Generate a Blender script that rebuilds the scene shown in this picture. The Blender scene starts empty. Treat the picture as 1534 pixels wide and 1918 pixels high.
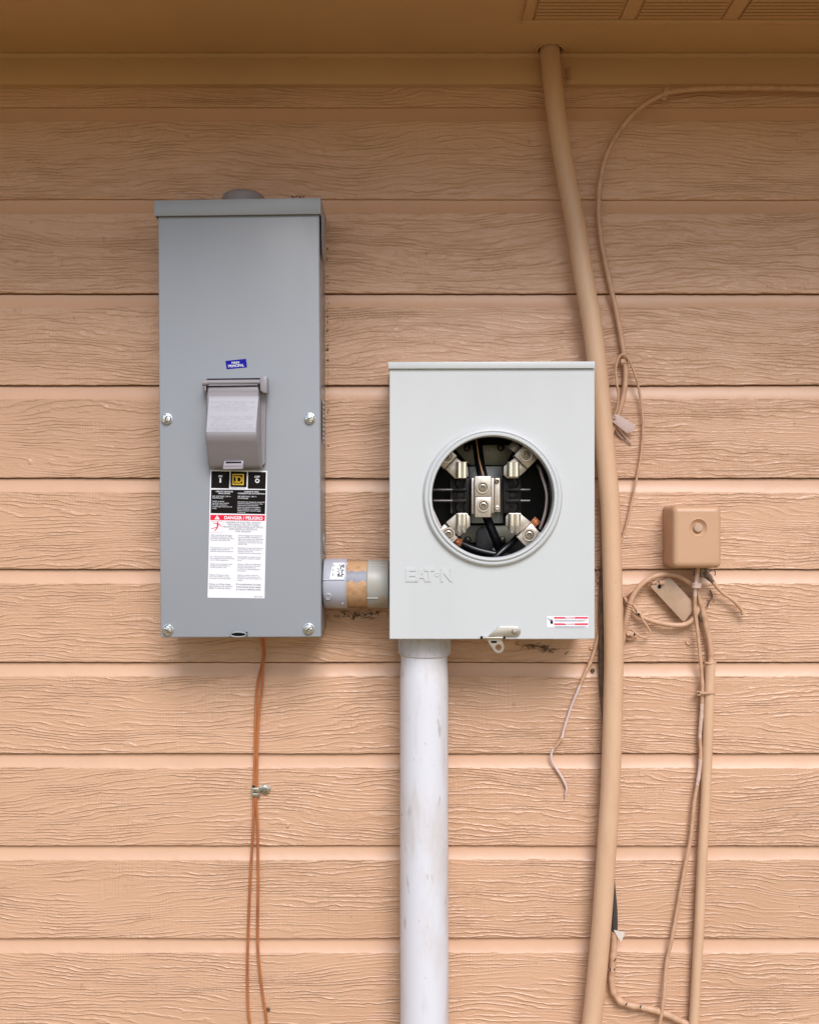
import bpy, bmesh, math, random
from mathutils import Vector, Matrix, noise
R = math.radians
random.seed(7)
sc = bpy.context.scene
col = sc.collection

# ---------------------------------------------------------------- camera, sky, sun, exposure
CAM_Z, CAM_D, F = 1.45, 1.40, 2059.0        # camera height, distance to the wall, focal length in photo pixels
cd = bpy.data.cameras.new('camera'); cam = bpy.data.objects.new('camera', cd); col.objects.link(cam)
cam.location = (0, -CAM_D, CAM_Z); cam.rotation_euler = (R(90), 0, 0)
cd.sensor_fit = 'VERTICAL'; cd.sensor_height = 24.0; cd.lens = 24.0 * F / 1918.0
cd.clip_start = 0.02; cd.clip_end = 500
sc.camera = cam

SUN_EL, SUN_AZ = R(42), R(-12)                # elevation; azimuth away from straight in front of the wall, to the right when negative
w = bpy.data.worlds.new('World'); sc.world = w; w.use_nodes = True
nt = w.node_tree; nt.nodes.clear()
sky = nt.nodes.new('ShaderNodeTexSky'); sky.sky_type = 'NISHITA'; sky.sun_disc = False
sky.sun_elevation = SUN_EL; sky.sun_rotation = R(180) + SUN_AZ
sky.air_density = 1.0; sky.dust_density = 1.3; sky.ozone_density = 1.0
bg = nt.nodes.new('ShaderNodeBackground'); bg.inputs[1].default_value = 0.115
wo = nt.nodes.new('ShaderNodeOutputWorld')
nt.links.new(sky.outputs[0], bg.inputs[0]); nt.links.new(bg.outputs[0], wo.inputs[0])
sd = bpy.data.lights.new('sun', 'SUN'); sd.energy = 2.0; sd.angle = R(30); sd.color = (1.0, 0.985, 1.0)
sun = bpy.data.objects.new('sun', sd); col.objects.link(sun)
dv = Vector((math.sin(SUN_AZ) * math.cos(SUN_EL), math.cos(SUN_AZ) * math.cos(SUN_EL), -math.sin(SUN_EL)))
sun.rotation_euler = dv.to_track_quat('-Z', 'Y').to_euler()
sun.location = (-0.5, -4, 5)
vs = sc.view_settings
vs.view_transform = 'Standard'; vs.look = 'None'; vs.gamma = 1.0; vs.exposure = 0.47
vs.use_curve_mapping = False

# ---------------------------------------------------------------- helpers
def P(px, py, d):
    k = (CAM_D - d) / F
    return Vector(((px - 767.0) * k, -d, CAM_Z - (py - 959.0) * k))
def K(d): return (CAM_D - d) / F

def tag(o, label=None, cat=None, group=None, kind=None):
    if label: o['label'] = label
    if cat: o['category'] = cat
    if group: o['group'] = group
    if kind: o['kind'] = kind
    return o
def thing(name, loc, label, cat, group=None):
    o = bpy.data.objects.new(name, None); o.empty_display_size = 0.02
    o.location = loc; col.objects.link(o); o['origin'] = list(loc)
    return tag(o, label, cat, group)

class B:
    """collects shapes given in world metres, then links them as one mesh object"""
    def __init__(s): s.bm = bmesh.new(); s.mi = 0; s.lay = None
    def _new(s, before):
        return [f for f in s.bm.faces if f.index == -1 or f not in before]
    def prism(s, pts, dfront, dback, bev=0.0, seg=2, mi=0, px_d=None):
        """polygon in photo pixels measured at depth px_d (default the front), extruded straight back"""
        m = [P(x, y, dfront if px_d is None else px_d) for x, y in pts]
        return s.xz([(p.x, p.z) for p in m], dfront, dback, bev, seg, mi)
    def xz(s, pts, dfront, dback, bev=0.0, seg=2, mi=0):
        t = bmesh.new()
        a = [t.verts.new((x, -dfront, z)) for x, z in pts]
        b = [t.verts.new((x, -dback, z)) for x, z in pts]
        n = len(pts)
        t.faces.new(a); t.faces.new(b[::-1])
        for i in range(n): t.faces.new((a[i], b[i], b[(i+1) % n], a[(i+1) % n]))
        bmesh.ops.recalc_face_normals(t, faces=t.faces[:])
        if bev > 0:
            bmesh.ops.bevel(t, geom=t.edges[:], offset=bev, segments=seg, profile=0.5, affect='EDGES', clamp_overlap=True)
        for f in t.faces: f.material_index = mi
        s._join(t); return s
    def box(s, c, size, bev=0.0, seg=2, mi=0, rot=None):
        t = bmesh.new()
        bmesh.ops.create_cube(t, size=1.0)
        bmesh.ops.scale(t, vec=Vector(size), verts=t.verts[:])
        if bev > 0: bmesh.ops.bevel(t, geom=t.edges[:], offset=bev, segments=seg, profile=0.5, affect='EDGES', clamp_overlap=True)
        if rot is not None: bmesh.ops.rotate(t, cent=(0,0,0), matrix=rot, verts=t.verts[:])
        bmesh.ops.translate(t, vec=Vector(c), verts=t.verts[:])
        for f in t.faces: f.material_index = mi
        s._join(t); return s
    def _join(s, t):
        me = bpy.data.meshes.new('tmp'); t.to_mesh(me); t.free()
        s.bm.from_mesh(me); bpy.data.meshes.remove(me)
    def sheet(s, pts, d, mi=0):
        vv = [s.bm.verts.new(P(x, y, d)) for x, y in pts]
        f = s.bm.faces.new(vv); f.material_index = mi
        f.normal_update()
        if f.normal.y > 0: f.normal_flip()
        return s
    def rect(s, x0, y0, x1, y1, d, mi=0): return s.sheet([(x0,y0),(x0,y1),(x1,y1),(x1,y0)], d, mi)
    def quadw(s, pts, mi=0):
        f = s.bm.faces.new([s.bm.verts.new(p) for p in pts]); f.material_index = mi; return s
    def lathe(s, c, axis, prof, seg=32, mi=0):
        """prof: list of (radius, height along axis)"""
        axis = Vector(axis).normalized(); c = Vector(c)
        q = Vector((0,0,1)).rotation_difference(axis).to_matrix()
        rings = []
        for r, h in prof:
            if r < 1e-7: rings.append([s.bm.verts.new(c + q @ Vector((0,0,h)))])
            else: rings.append([s.bm.verts.new(c + q @ Vector((r*math.cos(2*math.pi*i/seg), r*math.sin(2*math.pi*i/seg), h))) for i in range(seg)])
        for A, Bv in zip(rings, rings[1:]):
            for i in range(seg):
                j = (i+1) % seg
                if len(A) == 1 and len(Bv) == 1: continue
                if len(A) == 1: f = s.bm.faces.new((A[0], Bv[j], Bv[i]))
                elif len(Bv) == 1: f = s.bm.faces.new((A[i], A[j], Bv[0]))
                else: f = s.bm.faces.new((A[i], A[j], Bv[j], Bv[i]))
                f.material_index = mi
        return s
    def tube(s, pts, rad, seg=10, sub=6, mi=0, wob=0.0, mif=None, flat=1.0):
        """smooth tube through world points; rad a number or one per point"""
        pts = [Vector(p) for p in pts]; n = len(pts)
        rr = rad if isinstance(rad, (list, tuple)) else [rad]*n
        P2, R2 = [], []
        for i in range(n-1):
            p0 = pts[max(i-1,0)]; p1 = pts[i]; p2 = pts[i+1]; p3 = pts[min(i+2,n-1)]
            for k in range(sub):
                t = k/sub
                P2.append(0.5*((2*p1)+(p2-p0)*t+(2*p0-5*p1+4*p2-p3)*t*t+(3*p1-p0-3*p2+p3)*t*t*t))
                R2.append(rr[i]*(1-t)+rr[i+1]*t)
        P2.append(pts[-1]); R2.append(rr[-1])
        if wob:
            for i, p in enumerate(P2):
                p += Vector(noise.noise_vector(p*40.0))*wob
                R2[i] *= 1 + 0.25*noise.noise(p*160.0)
        T = [(P2[min(i+1,len(P2)-1)]-P2[max(i-1,0)]).normalized() for i in range(len(P2))]
        up = Vector((0,1,0))
        if abs(T[0].dot(up)) > .9: up = Vector((1,0,0))
        nrm = (up - T[0]*up.dot(T[0])).normalized(); rings = []
        for i, p in enumerate(P2):
            nrm = (nrm - T[i]*nrm.dot(T[i])).normalized(); bn = T[i].cross(nrm)
            rings.append([s.bm.verts.new(p + (nrm*math.cos(2*math.pi*k/seg)*flat + bn*math.sin(2*math.pi*k/seg))*R2[i]) for k in range(seg)])
        for i in range(len(rings)-1):
            m = mi if mif is None else mif(i/(len(rings)-1))
            for k in range(seg):
                j = (k+1) % seg
                f = s.bm.faces.new((rings[i][k], rings[i][j], rings[i+1][j], rings[i+1][k])); f.material_index = m
        for rg in (rings[0][::-1], rings[-1]):
            f = s.bm.faces.new(rg); f.material_index = mi if mif is None else mif(0 if rg is not rings[-1] else 1)
        return s
    def text(s, body, x0, y0, x1, y1, d, mi=0, rot=0.0, ext=0.0, fat=0.0, align='LEFT', bev=0.0, line=1.0):
        """text fitted into a pixel box at depth d (rot in degrees, clockwise in the picture)"""
        cu = bpy.data.curves.new('t', 'FONT'); cu.body = body; cu.align_x = align
        cu.offset = fat; cu.space_line = line; cu.resolution_u = 3
        cu.extrude = 0
        ob = bpy.data.objects.new('t', cu); col.objects.link(ob)
        bpy.context.view_layer.update()
        me = bpy.data.meshes.new_from_object(ob.evaluated_get(bpy.context.evaluated_depsgraph_get()))
        bpy.data.objects.remove(ob); bpy.data.curves.remove(cu)
        xs = [v.co.x for v in me.vertices]; ys = [v.co.y for v in me.vertices]
        if not xs: return s
        ax, bx, ay, by = min(xs), max(xs), min(ys), max(ys)
        k = K(d); W, H = (x1-x0)*k, (y1-y0)*k
        c = P((x0+x1)/2, (y0+y1)/2, d)
        ca, sa = math.cos(-R(rot)), math.sin(-R(rot))
        for v in me.vertices:
            u = ((v.co.x-ax)/(bx-ax)-.5)*W; q = ((v.co.y-ay)/(by-ay)-.5)*H
            v.co = Vector((c.x + u*ca - q*sa, c.y, c.z + u*sa + q*ca))
        t = bmesh.new(); t.from_mesh(me); bpy.data.meshes.remove(me)
        for f in t.faces:
            f.normal_update(); f.material_index = mi
            if f.normal.y > 0: f.normal_flip()
        if ext:
            r = bmesh.ops.extrude_face_region(t, geom=t.faces[:])
            bmesh.ops.translate(t, vec=(0, -ext, 0), verts=[g for g in r['geom'] if isinstance(g, bmesh.types.BMVert)])
            for f in t.faces: f.material_index = mi
        s._join(t); return s
    def done(s, name, mats, parent=None, label=None, smooth=35, recalc=True):
        bm = s.bm
        if recalc: pass
        o0 = Vector((0,0,0))
        if parent is not None:
            r = parent
            while r.parent: r = r.parent
            o0 = Vector(r['origin']) if 'origin' in r else Vector((0,0,0))
        if o0.length: bmesh.ops.translate(bm, vec=-o0, verts=bm.verts[:])
        me = bpy.data.meshes.new(name); bm.to_mesh(me); bm.free()
        if smooth:
            me.polygons.foreach_set('use_smooth', [True]*len(me.polygons))
            me.set_sharp_from_angle(angle=R(smooth))
        for m in (mats if isinstance(mats, (list, tuple)) else [mats]): me.materials.append(m)
        o = bpy.data.objects.new(name, me); col.objects.link(o)
        if parent is not None: o.parent = parent
        if label: o['label'] = label
        return o
    def solo(s, name, mats, label, cat, group=None, smooth=35, kind=None):
        """a thing that is one mesh: origin moved to its lowest point"""
        zs = min(v.co.z for v in s.bm.verts); xs = sum(v.co.x for v in s.bm.verts)/len(s.bm.verts); ys = sum(v.co.y for v in s.bm.verts)/len(s.bm.verts)
        o0 = Vector((xs, ys, zs)); bmesh.ops.translate(s.bm, vec=-o0, verts=s.bm.verts[:])
        o = s.done(name, mats, None, smooth=smooth); o.location = o0
        return tag(o, label, cat, group, kind)

# ---------------------------------------------------------------- materials
def nodes(m):
    m.use_nodes = True
    return m.node_tree, m.node_tree.nodes['Principled BSDF']
def mat(name, c, rough=.5, metal=0.0, var=0.0, vscale=30.0, c2=None, bump=0.0, bscale=200.0, spec=.5, stretch=(1,1,1), lo=.45, hi=.75, detail=4.0, rvar=0.0, bdist=.001, coat=0.0, specks=None):
    m = bpy.data.materials.new(name); t, p = nodes(m); L = t.links.new; N = t.nodes.new
    p.inputs['Base Color'].default_value = (*c, 1); p.inputs['Roughness'].default_value = rough
    p.inputs['Metallic'].default_value = metal; p.inputs['Specular IOR Level'].default_value = spec
    p.inputs['Coat Weight'].default_value = coat
    if var or c2 or bump or rvar:
        tc = N('ShaderNodeNewGeometry'); mp = N('ShaderNodeMapping'); mp.inputs['Scale'].default_value = stretch
        L(tc.outputs['Position'], mp.inputs['Vector'])
    if var or c2 or rvar:
        n = N('ShaderNodeTexNoise'); n.inputs['Scale'].default_value = vscale; n.inputs['Detail'].default_value = detail
        n.inputs['Roughness'].default_value = .6
        L(mp.outputs[0], n.inputs['Vector'])
        r = N('ShaderNodeMapRange'); r.inputs[1].default_value = lo; r.inputs[2].default_value = hi
        L(n.outputs['Fac'], r.inputs[0])
        if var or c2:
            mx = N('ShaderNodeMix'); mx.data_type = 'RGBA'
            mx.inputs[6].default_value = (*c, 1); mx.inputs[7].default_value = (*(c2 or [x*(1-var) for x in c]), 1)
            L(r.outputs[0], mx.inputs[0]); L(mx.outputs[2], p.inputs['Base Color'])
        if rvar:
            r2 = N('ShaderNodeMapRange'); r2.inputs[3].default_value = rough; r2.inputs[4].default_value = rough+rvar
            L(r.outputs[0], r2.inputs[0]); L(r2.outputs[0], p.inputs['Roughness'])
    if specks:
        sscale, slo, sc_, samt = specks
        g_ = N('ShaderNodeNewGeometry')
        ns = N('ShaderNodeTexNoise'); ns.inputs['Scale'].default_value = sscale; ns.inputs['Detail'].default_value = 2
        L(g_.outputs['Position'], ns.inputs['Vector'])
        rs_ = N('ShaderNodeMapRange'); rs_.inputs[1].default_value = slo; rs_.inputs[2].default_value = slo+.04; rs_.inputs[4].default_value = samt; L(ns.outputs['Fac'], rs_.inputs[0])
        mxs = N('ShaderNodeMix'); mxs.data_type = 'RGBA'; mxs.inputs[7].default_value = (*sc_, 1); L(rs_.outputs[0], mxs.inputs[0])
        if p.inputs['Base Color'].links: L(p.inputs['Base Color'].links[0].from_socket, mxs.inputs[6])
        else: mxs.inputs[6].default_value = (*c, 1)
        L(mxs.outputs[2], p.inputs['Base Color'])
    if bump:
        b = N('ShaderNodeTexNoise'); b.inputs['Scale'].default_value = bscale; b.inputs['Detail'].default_value = 3
        L(mp.outputs[0], b.inputs['Vector'])
        bb = N('ShaderNodeBump'); bb.inputs['Strength'].default_value = bump; bb.inputs['Distance'].default_value = bdist
        L(b.outputs['Fac'], bb.inputs['Height']); L(bb.outputs[0], p.inputs['Normal'])
    return m

TAN = (0.624, 0.378, 0.242)
def math_node(t, op, a, b=None, c=None, clamp=False):
    n = t.nodes.new('ShaderNodeMath'); n.operation = op; n.use_clamp = clamp
    for i, v in enumerate((a, b, c)):
        if v is None: continue
        if isinstance(v, (int, float)): n.inputs[i].default_value = v
        else: t.links.new(v, n.inputs[i])
    return n.outputs[0]
def siding_grain():
    m = bpy.data.materials.new('embossed siding paint'); t, p = nodes(m); L = t.links.new; N = t.nodes.new
    M = lambda *a, **k: math_node(t, *a, **k)
    geo = N('ShaderNodeNewGeometry'); sp = N('ShaderNodeSeparateXYZ'); L(geo.outputs['Position'], sp.inputs[0])
    at = N('ShaderNodeAttribute'); at.attribute_name = 'course'; b = M('MULTIPLY', at.outputs['Fac'], 3.17)
    u, v = sp.outputs[0], sp.outputs[2]
    ub = M('ADD', u, M('MULTIPLY', at.outputs['Fac'], 1.731))
    def nz(su, fv, sv, w=0.0, detail=2.0, rough=.5, dist=0.0):
        cx = N('ShaderNodeCombineXYZ'); L(M('MULTIPLY', ub, su), cx.inputs[0]); L(M('MULTIPLY', fv, sv), cx.inputs[1]); L(M('ADD', b, w), cx.inputs[2])
        n = N('ShaderNodeTexNoise'); n.inputs['Scale'].default_value = 1; n.inputs['Detail'].default_value = detail; n.inputs['Roughness'].default_value = rough; n.inputs['Distortion'].default_value = dist
        L(cx.outputs[0], n.inputs['Vector']); return n.outputs['Fac']
    w1 = M('MULTIPLY', M('SUBTRACT', nz(2.6, v, 6.5, 0, 1.0), .5), .060)
    w2 = M('MULTIPLY', M('SUBTRACT', nz(16, v, 45, 5, 2.0), .5), .0085)
    w3 = M('MULTIPLY', M('SUBTRACT', nz(95, v, 150, 9, 2.0), .5), .0026)
    f = M('ADD', M('ADD', M('ADD', v, w1), w2), w3)
    def smooth(x, lo, hi, a=0.0, b_=1.0):
        r = N('ShaderNodeMapRange'); r.interpolation_type = 'SMOOTHSTEP'; r.inputs[1].default_value = lo; r.inputs[2].default_value = hi; r.inputs[3].default_value = a; r.inputs[4].default_value = b_
        L(x, r.inputs[0]); return r.outputs[0]
    # flowing raised grain lines: spacing drifts, single lines fade in and out, patches stay almost smooth
    ph = M('ADD', M('MULTIPLY', f, 1/.0046), M('MULTIPLY', nz(5.0, v, 24, 15, 2.0, .55), 7.5))
    tri = M('MULTIPLY', M('PINGPONG', ph, .5), 2.0)
    ridge = M('POWER', smooth(tri, .25, 1.0), 1.8)
    line = smooth(nz(13, f, 135, 51, 1.5), .38, .58, .20, 1.0)
    mkb = smooth(nz(6, v, 26, 61, 1.5), .34, .50, .42, 1.0)
    n2 = nz(30, f, 330, 31, 2.0, .6)
    g = M('ABSOLUTE', M('SUBTRACT', n2, .5)); gr2 = smooth(g, 0.0, .06)
    mk = M('MULTIPLY', line, mkb)
    h = M('MULTIPLY', ridge, mk)
    h = M('ADD', h, M('MULTIPLY', gr2, M('MULTIPLY', mkb, .22)))
    mk2 = smooth(nz(14, v, 22, 71, 1.0), .50, .62)
    saw = M('MULTIPLY', M('SUBTRACT', nz(640, v, 24, 91, 1.0), .5), M('ADD', M('MULTIPLY', mk2, .62), .10))
    h = M('ADD', h, saw)
    h = M('ADD', h, M('MULTIPLY', nz(420, v, 420, 101, 2.0), .08))
    bp = N('ShaderNodeBump'); bp.inputs['Strength'].default_value = 1.0; bp.inputs['Distance'].default_value = .00082
    L(h, bp.inputs['Height']); L(bp.outputs[0], p.inputs['Normal'])
    mx = N('ShaderNodeMix'); mx.data_type = 'RGBA'; mx.inputs[6].default_value = (*TAN, 1); mx.inputs[7].default_value = (TAN[0]*.91, TAN[1]*.90, TAN[2]*.88, 1)
    L(smooth(nz(2.5, v, 7, 7, 4.0, .6), .35, .7), mx.inputs[0])
    # slight darkening along the fine grooves, and sparse dark specks
    p.inputs['Roughness'].default_value = .32; p.inputs['Specular IOR Level'].default_value = .5
    dk = N('ShaderNodeMapRange'); dk.inputs[1].default_value = 0.0; dk.inputs[2].default_value = .03; dk.inputs[3].default_value = .98; dk.inputs[4].default_value = 1.0; L(g, dk.inputs[0])
    sk = smooth(nz(330, v, 330, 131, 1.0), .80, .84)
    sk2 = smooth(nz(90, v, 70, 151, 3.0), .68, .80, 0.0, .28)
    sk = M('SUBTRACT', 1.0, M('MAXIMUM', M('MULTIPLY', sk, .75), sk2))
    msk = M('ADD', M('MULTIPLY', M('SUBTRACT', dk.outputs[0], 1.0), mk), 1.0)
    msk = M('MULTIPLY', msk, sk)
    hs = N('ShaderNodeMix'); hs.data_type = 'RGBA'; hs.blend_type = 'MULTIPLY'; hs.inputs[0].default_value = 1.0
    L(mx.outputs[2], hs.inputs[6]); L(msk, hs.inputs[7]); L(hs.outputs[2], p.inputs['Base Color'])
    return m
M_SIDE = siding_grain()
M_COVE = mat('smooth siding paint', TAN, .38, var=.06, vscale=9, bump=.25, bscale=90, bdist=.0006)
M_TRIM = mat('trim paint with warm bounce', (TAN[0]*.95, TAN[1]*.97, TAN[2]*.80), .48, var=.08, vscale=6, bump=.35, bscale=60, bdist=.0008)  # wall tan yellowed to paint in the golden bounce under the eave
M_PAINTPIPE = mat('tan painted pipe', (0.645, 0.415, 0.265), .42, c2=(.57, .355, .22), vscale=35, lo=.45, hi=.8, bump=.6, bscale=150, bdist=.0006, stretch=(1,1,.3), specks=(210, .735, (.22, .12, .07), .7))
M_PAINTCABLE = mat('tan painted cable', (0.575, 0.350, 0.220), .5, c2=(.45, .265, .165), vscale=90, lo=.45, hi=.75, bump=.5, bscale=500, bdist=.0005)
M_PALECABLE = mat('pale bare cable', (.66, .50, .43), .5, c2=(.56, .36, .26), vscale=160, lo=.45, hi=.7)
M_BOXPAINT = mat('tan painted plastic', (0.545, 0.325, 0.195), .42, var=.05, vscale=20, bump=.4, bscale=350, bdist=.0003, specks=(240, .76, (.25, .14, .08), .6))
M_TAGPAINT = mat('tan oversprayed plastic', (.50, .34, .235), .38, c2=(.43, .28, .19), vscale=70, lo=.45, hi=.7)
M_GREY = mat('grey enamel', (.300, .318, .348), .34, var=.06, vscale=7, rvar=.14, stretch=(1,1,.35), specks=(300, .80, (.5, .5, .48), .35), bump=.10, bscale=900, bdist=.0002)
M_GREYSIDE = mat('grey enamel dusty', (.27, .26, .25), .30, c2=(.13, .10, .08), vscale=60, lo=.50, hi=.72, stretch=(1,1,.6))
M_HATCH = mat('grey hatch plastic', (.285, .262, .282), .33, var=.06, vscale=12, bump=.12, bscale=900, bdist=.0002)
M_HATCHTEXT = mat('hatch raised lettering', (.45, .43, .47), .45)
M_LIGHT = mat('light grey enamel', (.565, .582, .588), .33, var=.05, vscale=9, specks=(260, .80, (.32, .28, .24), .45), stretch=(1,1,.4), bump=.08, bscale=700, bdist=.0002)
M_LIGHTSIDE = mat('light grey enamel side', (.56, .57, .565), .35)
M_INNER = mat('meter inside', (.030, .029, .030), .5, c2=(.012,.012,.012), vscale=20, spec=.2)
M_BRACKET = mat('dull olive steel', (.22, .215, .165), .42, metal=.35, var=.2, vscale=60)
M_BLACK = mat('black moulded insulator', (.014, .012, .012), .34, spec=.22)
M_BLACKWIRE = mat('black wire insulation', (.006, .006, .007), .24, spec=.4)
M_BLACKCABLE = mat('weathered black cable', (.045, .040, .040), .5, c2=(.085, .062, .05), vscale=120, lo=.5, hi=.7)
M_BROWNCABLE = mat('dark dusty cable', (.10, .062, .046), .6, c2=(.20, .125, .085), vscale=80, lo=.45, hi=.7)
M_LUG = mat('tin plated lug', (.60, .53, .46), .34, metal=.6, var=.2, vscale=150, bump=.2, bscale=800, bdist=.0003)
M_LUGD = mat('tin lug recess', (.20, .17, .12), .35, metal=.8)
M_JAW = mat('bright plated jaw', (.84, .81, .76), .16, metal=.9, var=.1, vscale=200, stretch=(1,1,.1))
M_ZINC = mat('zinc plated steel', (.78, .79, .78), .22, metal=.95, c2=(.35, .36, .35), vscale=420, lo=.45, hi=.62, bump=.4, bscale=600, bdist=.0004)
M_NICKEL = mat('latch steel', (.50, .46, .40), .30, metal=.7, var=.25, vscale=90)
M_COPPER = mat('copper strand', (.78, .33, .16), .3, metal=.8)
M_COPPERINS = mat('copper coloured wire', (.50, .175, .060), .38, metal=.2, c2=(.37, .115, .050), vscale=14, lo=.42, hi=.62, coat=.2)
M_WIREGLINT = mat('pale wire and glint', (.62, .50, .47), .35, metal=.3)
def pvc():
    m = mat('weathered white pvc', (.68, .68, .725), .36, c2=(.56, .49, .45), vscale=16, lo=.50, hi=.80, stretch=(1,1,.45), detail=6, bump=.1, bscale=300, bdist=.0002)
    t = m.node_tree; p = t.nodes['Principled BSDF']; L = t.links.new; N = t.nodes.new
    geo = N('ShaderNodeNewGeometry')
    prev = p.inputs['Base Color'].links[0].from_socket
    for sx, sz, lo, hi, c, amt in ((95, 26, .655, .72, (.30, .22, .15), .42), (40, 8, .57, .78, (.45, .36, .30), .6), (260, 90, .70, .76, (.22, .16, .12), .55)):
        mp = N('ShaderNodeMapping'); mp.inputs['Scale'].default_value = (sx, sx, sz); L(geo.outputs['Position'], mp.inputs[0])
        n = N('ShaderNodeTexNoise'); n.inputs['Scale'].default_value = 1; n.inputs['Detail'].default_value = 3; L(mp.outputs[0], n.inputs[0])
        r = N('ShaderNodeMapRange'); r.inputs[1].default_value = lo; r.inputs[2].default_value = hi; r.inputs[4].default_value = amt; L(n.outputs['Fac'], r.inputs[0])
        mx = N('ShaderNodeMix'); mx.data_type = 'RGBA'; L(r.outputs[0], mx.inputs[0]); L(prev, mx.inputs[6]); mx.inputs[7].default_value = (*c, 1); prev = mx.outputs[2]
    L(prev, p.inputs['Base Color']); return m
M_PVC = pvc()
M_COLLAR = mat('grey white pvc collar', (.56, .545, .57), .34, c2=(.42, .38, .37), vscale=45, lo=.5, hi=.75)
M_PVCGREY = mat('blue grey pvc', (.42, .43, .49), .33, var=.06, vscale=20)
M_PVCOLD = mat('stained old pvc', (.38, .37, .34), .42, c2=(.42, .29, .16), vscale=38, lo=.48, hi=.70)
M_PIPETAN = mat('half painted pipe', (.52, .31, .165), .55, c2=(.38, .215, .11), vscale=120, lo=.5, hi=.7, bump=.5, bscale=300)
M_PIPEBLUE = mat('bare pipe band', (.25, .26, .31), .45, c2=(.20,.19,.21), vscale=80)
M_WHITE = mat('white sticker', (.80, .80, .84), .45, spec=.3)
M_INKDARK = mat('black ink and dark marks', (.009, .007, .006), .5, spec=.08)
M_GREYINK = mat('small print', (.12, .12, .13), .6)
M_RED = mat('red ink', (.72, .018, .055), .4, spec=.15)
M_YELLOW = mat('yellow ink', (.80, .50, .05), .4, spec=.15)
M_BLUE = mat('blue ink', (.010, .010, .30), .45, spec=.1)
M_DIRT = mat('dark debris', (.11, .065, .035), .9, c2=(.24, .15, .09), vscale=300)
M_DARK = mat('dark gap', (.012, .009, .007), .9)
M_WHITEPLASTIC = mat('torn white plastic', (.66, .58, .52), .5)
M_GROUND = mat('brown bounce ground', (.29, .20, .07), .9, c2=(.22, .16, .05), vscale=3, bump=.6, bscale=60, bdist=.01)  # unseen ground, its brown chosen for the warm light it bounces up
M_ROOF = mat('roof shingle', (.09, .085, .08), .9)

# ---------------------------------------------------------------- ground
g = B(); g.quadw([(-60, 20, 0), (-60, -80, 0), (60, -80, 0), (60, 20, 0)])
gm = g.done('ground', M_GROUND, smooth=0); tag(gm, 'bare brown bounce ground in front of the wall', None, kind='structure')
if gm.data.polygons[0].normal.z < 0: gm.data.flip_normals()

# ---------------------------------------------------------------- the house: siding, frieze, soffit, vent
house = thing('house', (0, 0, 0), 'tan painted house wall of grooved lap siding under a brown eave', 'house')
FACE = .009
lines_px = [200, 373, 549, 721, 895, 1066, 1240, 1411.5, 1584, 1757.5]
kf = K(FACE)
line_z = [CAM_Z - (y-959)*kf for y in lines_px]
pitch = 173.0*kf
while line_z[-1] > .30: line_z.append(line_z[-1] - pitch)
top_z = P(0, 100, .02).z
def smooth1(x, s, seed): return noise.noise(Vector((x*s, seed*7.3, seed*1.7)))
def build_siding():
    bm = bmesh.new(); lay = bm.faces.layers.float.new('course')
    xs = []
    x = -2.4
    while x <= 2.4:
        xs.append(x); x += (.0035 if abs(x) < .62 else .06)
    edges_z = [line_z[0] + pitch] + line_z
    def prof(i, x):
        zt, zb = edges_z[i], edges_z[i+1]            # course between upper line and lower line
        j = smooth1(x, 60, i+1)*.00045 + smooth1(x, 5, i+20)*.0010 + smooth1(x, 260, i+40)*.00035
        jt = smooth1(x, 60, i)*.00045 + smooth1(x, 5, i+19)*.0010 + smooth1(x, 260, i+39)*.00035
        jc = smooth1(x, 70, i+60)*.0009 + smooth1(x, 6, i+80)*.0010
        bow = smooth1(x, 2.2, i+90)*.0012
        zt2, zb2 = zt + jt, zb + j
        fb = FACE + bow
        fbp = FACE + smooth1(x, 2.2, i+89)*.0012
        pr = [(-.003 if i > 2 else .0042, zt2), (-.003 if i > 2 else .0044, zt2-(.0016 if i > 2 else .0004))]
        zc = zt - .0178 + jc; z0 = zt2 - (.0017 if i > 2 else .0005)
        for k in range(8):
            t = k/7; pr.append((.0046 + (fb-.0004-.0046)*t**1.8, z0 + (zc-z0)*t))
        return pr + [(fb, zc-.0008), (fb+.0002, (zt+zb)/2), (fb, zb2+.0010), (fb-.0006, zb2), (-.003 if i+1 > 2 else .0042, zb2)]
    n = 15
    prev = None
    for i in range(len(edges_z)-1):
        cols = []
        for x in xs:
            cols.append([bm.verts.new((x, -d, z)) for d, z in prof(i, x)])
        for a, b in zip(cols, cols[1:]):
            for k in range(n-1):
                f = bm.faces.new((a[k], a[k+1], b[k+1], b[k]))
                f.material_index = 0 if k in (9, 10, 11, 12) else 1
                f[lay] = float(i)
                f.smooth = True
    bmesh.ops.recalc_face_normals(bm, faces=bm.faces[:])
    bm.faces.ensure_lookup_table()
    return bm
b = B(); b.bm.free(); b.bm = build_siding()
siding = b.done('siding', [M_SIDE, M_COVE], house, smooth=19)
# foundation and wall body behind the siding
b = B(); b.box((0, .10, .15), (4.8, .15, .30), mi=0)
b.done('foundation', mat('concrete', (.33, .32, .30), .9, bump=.5, bscale=80), house, smooth=0)
b = B(); b.box((0, .06, 1.3), (4.8, .10, 2.0), mi=0); b.done('wall_core', M_DARK, house, smooth=0)
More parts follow.
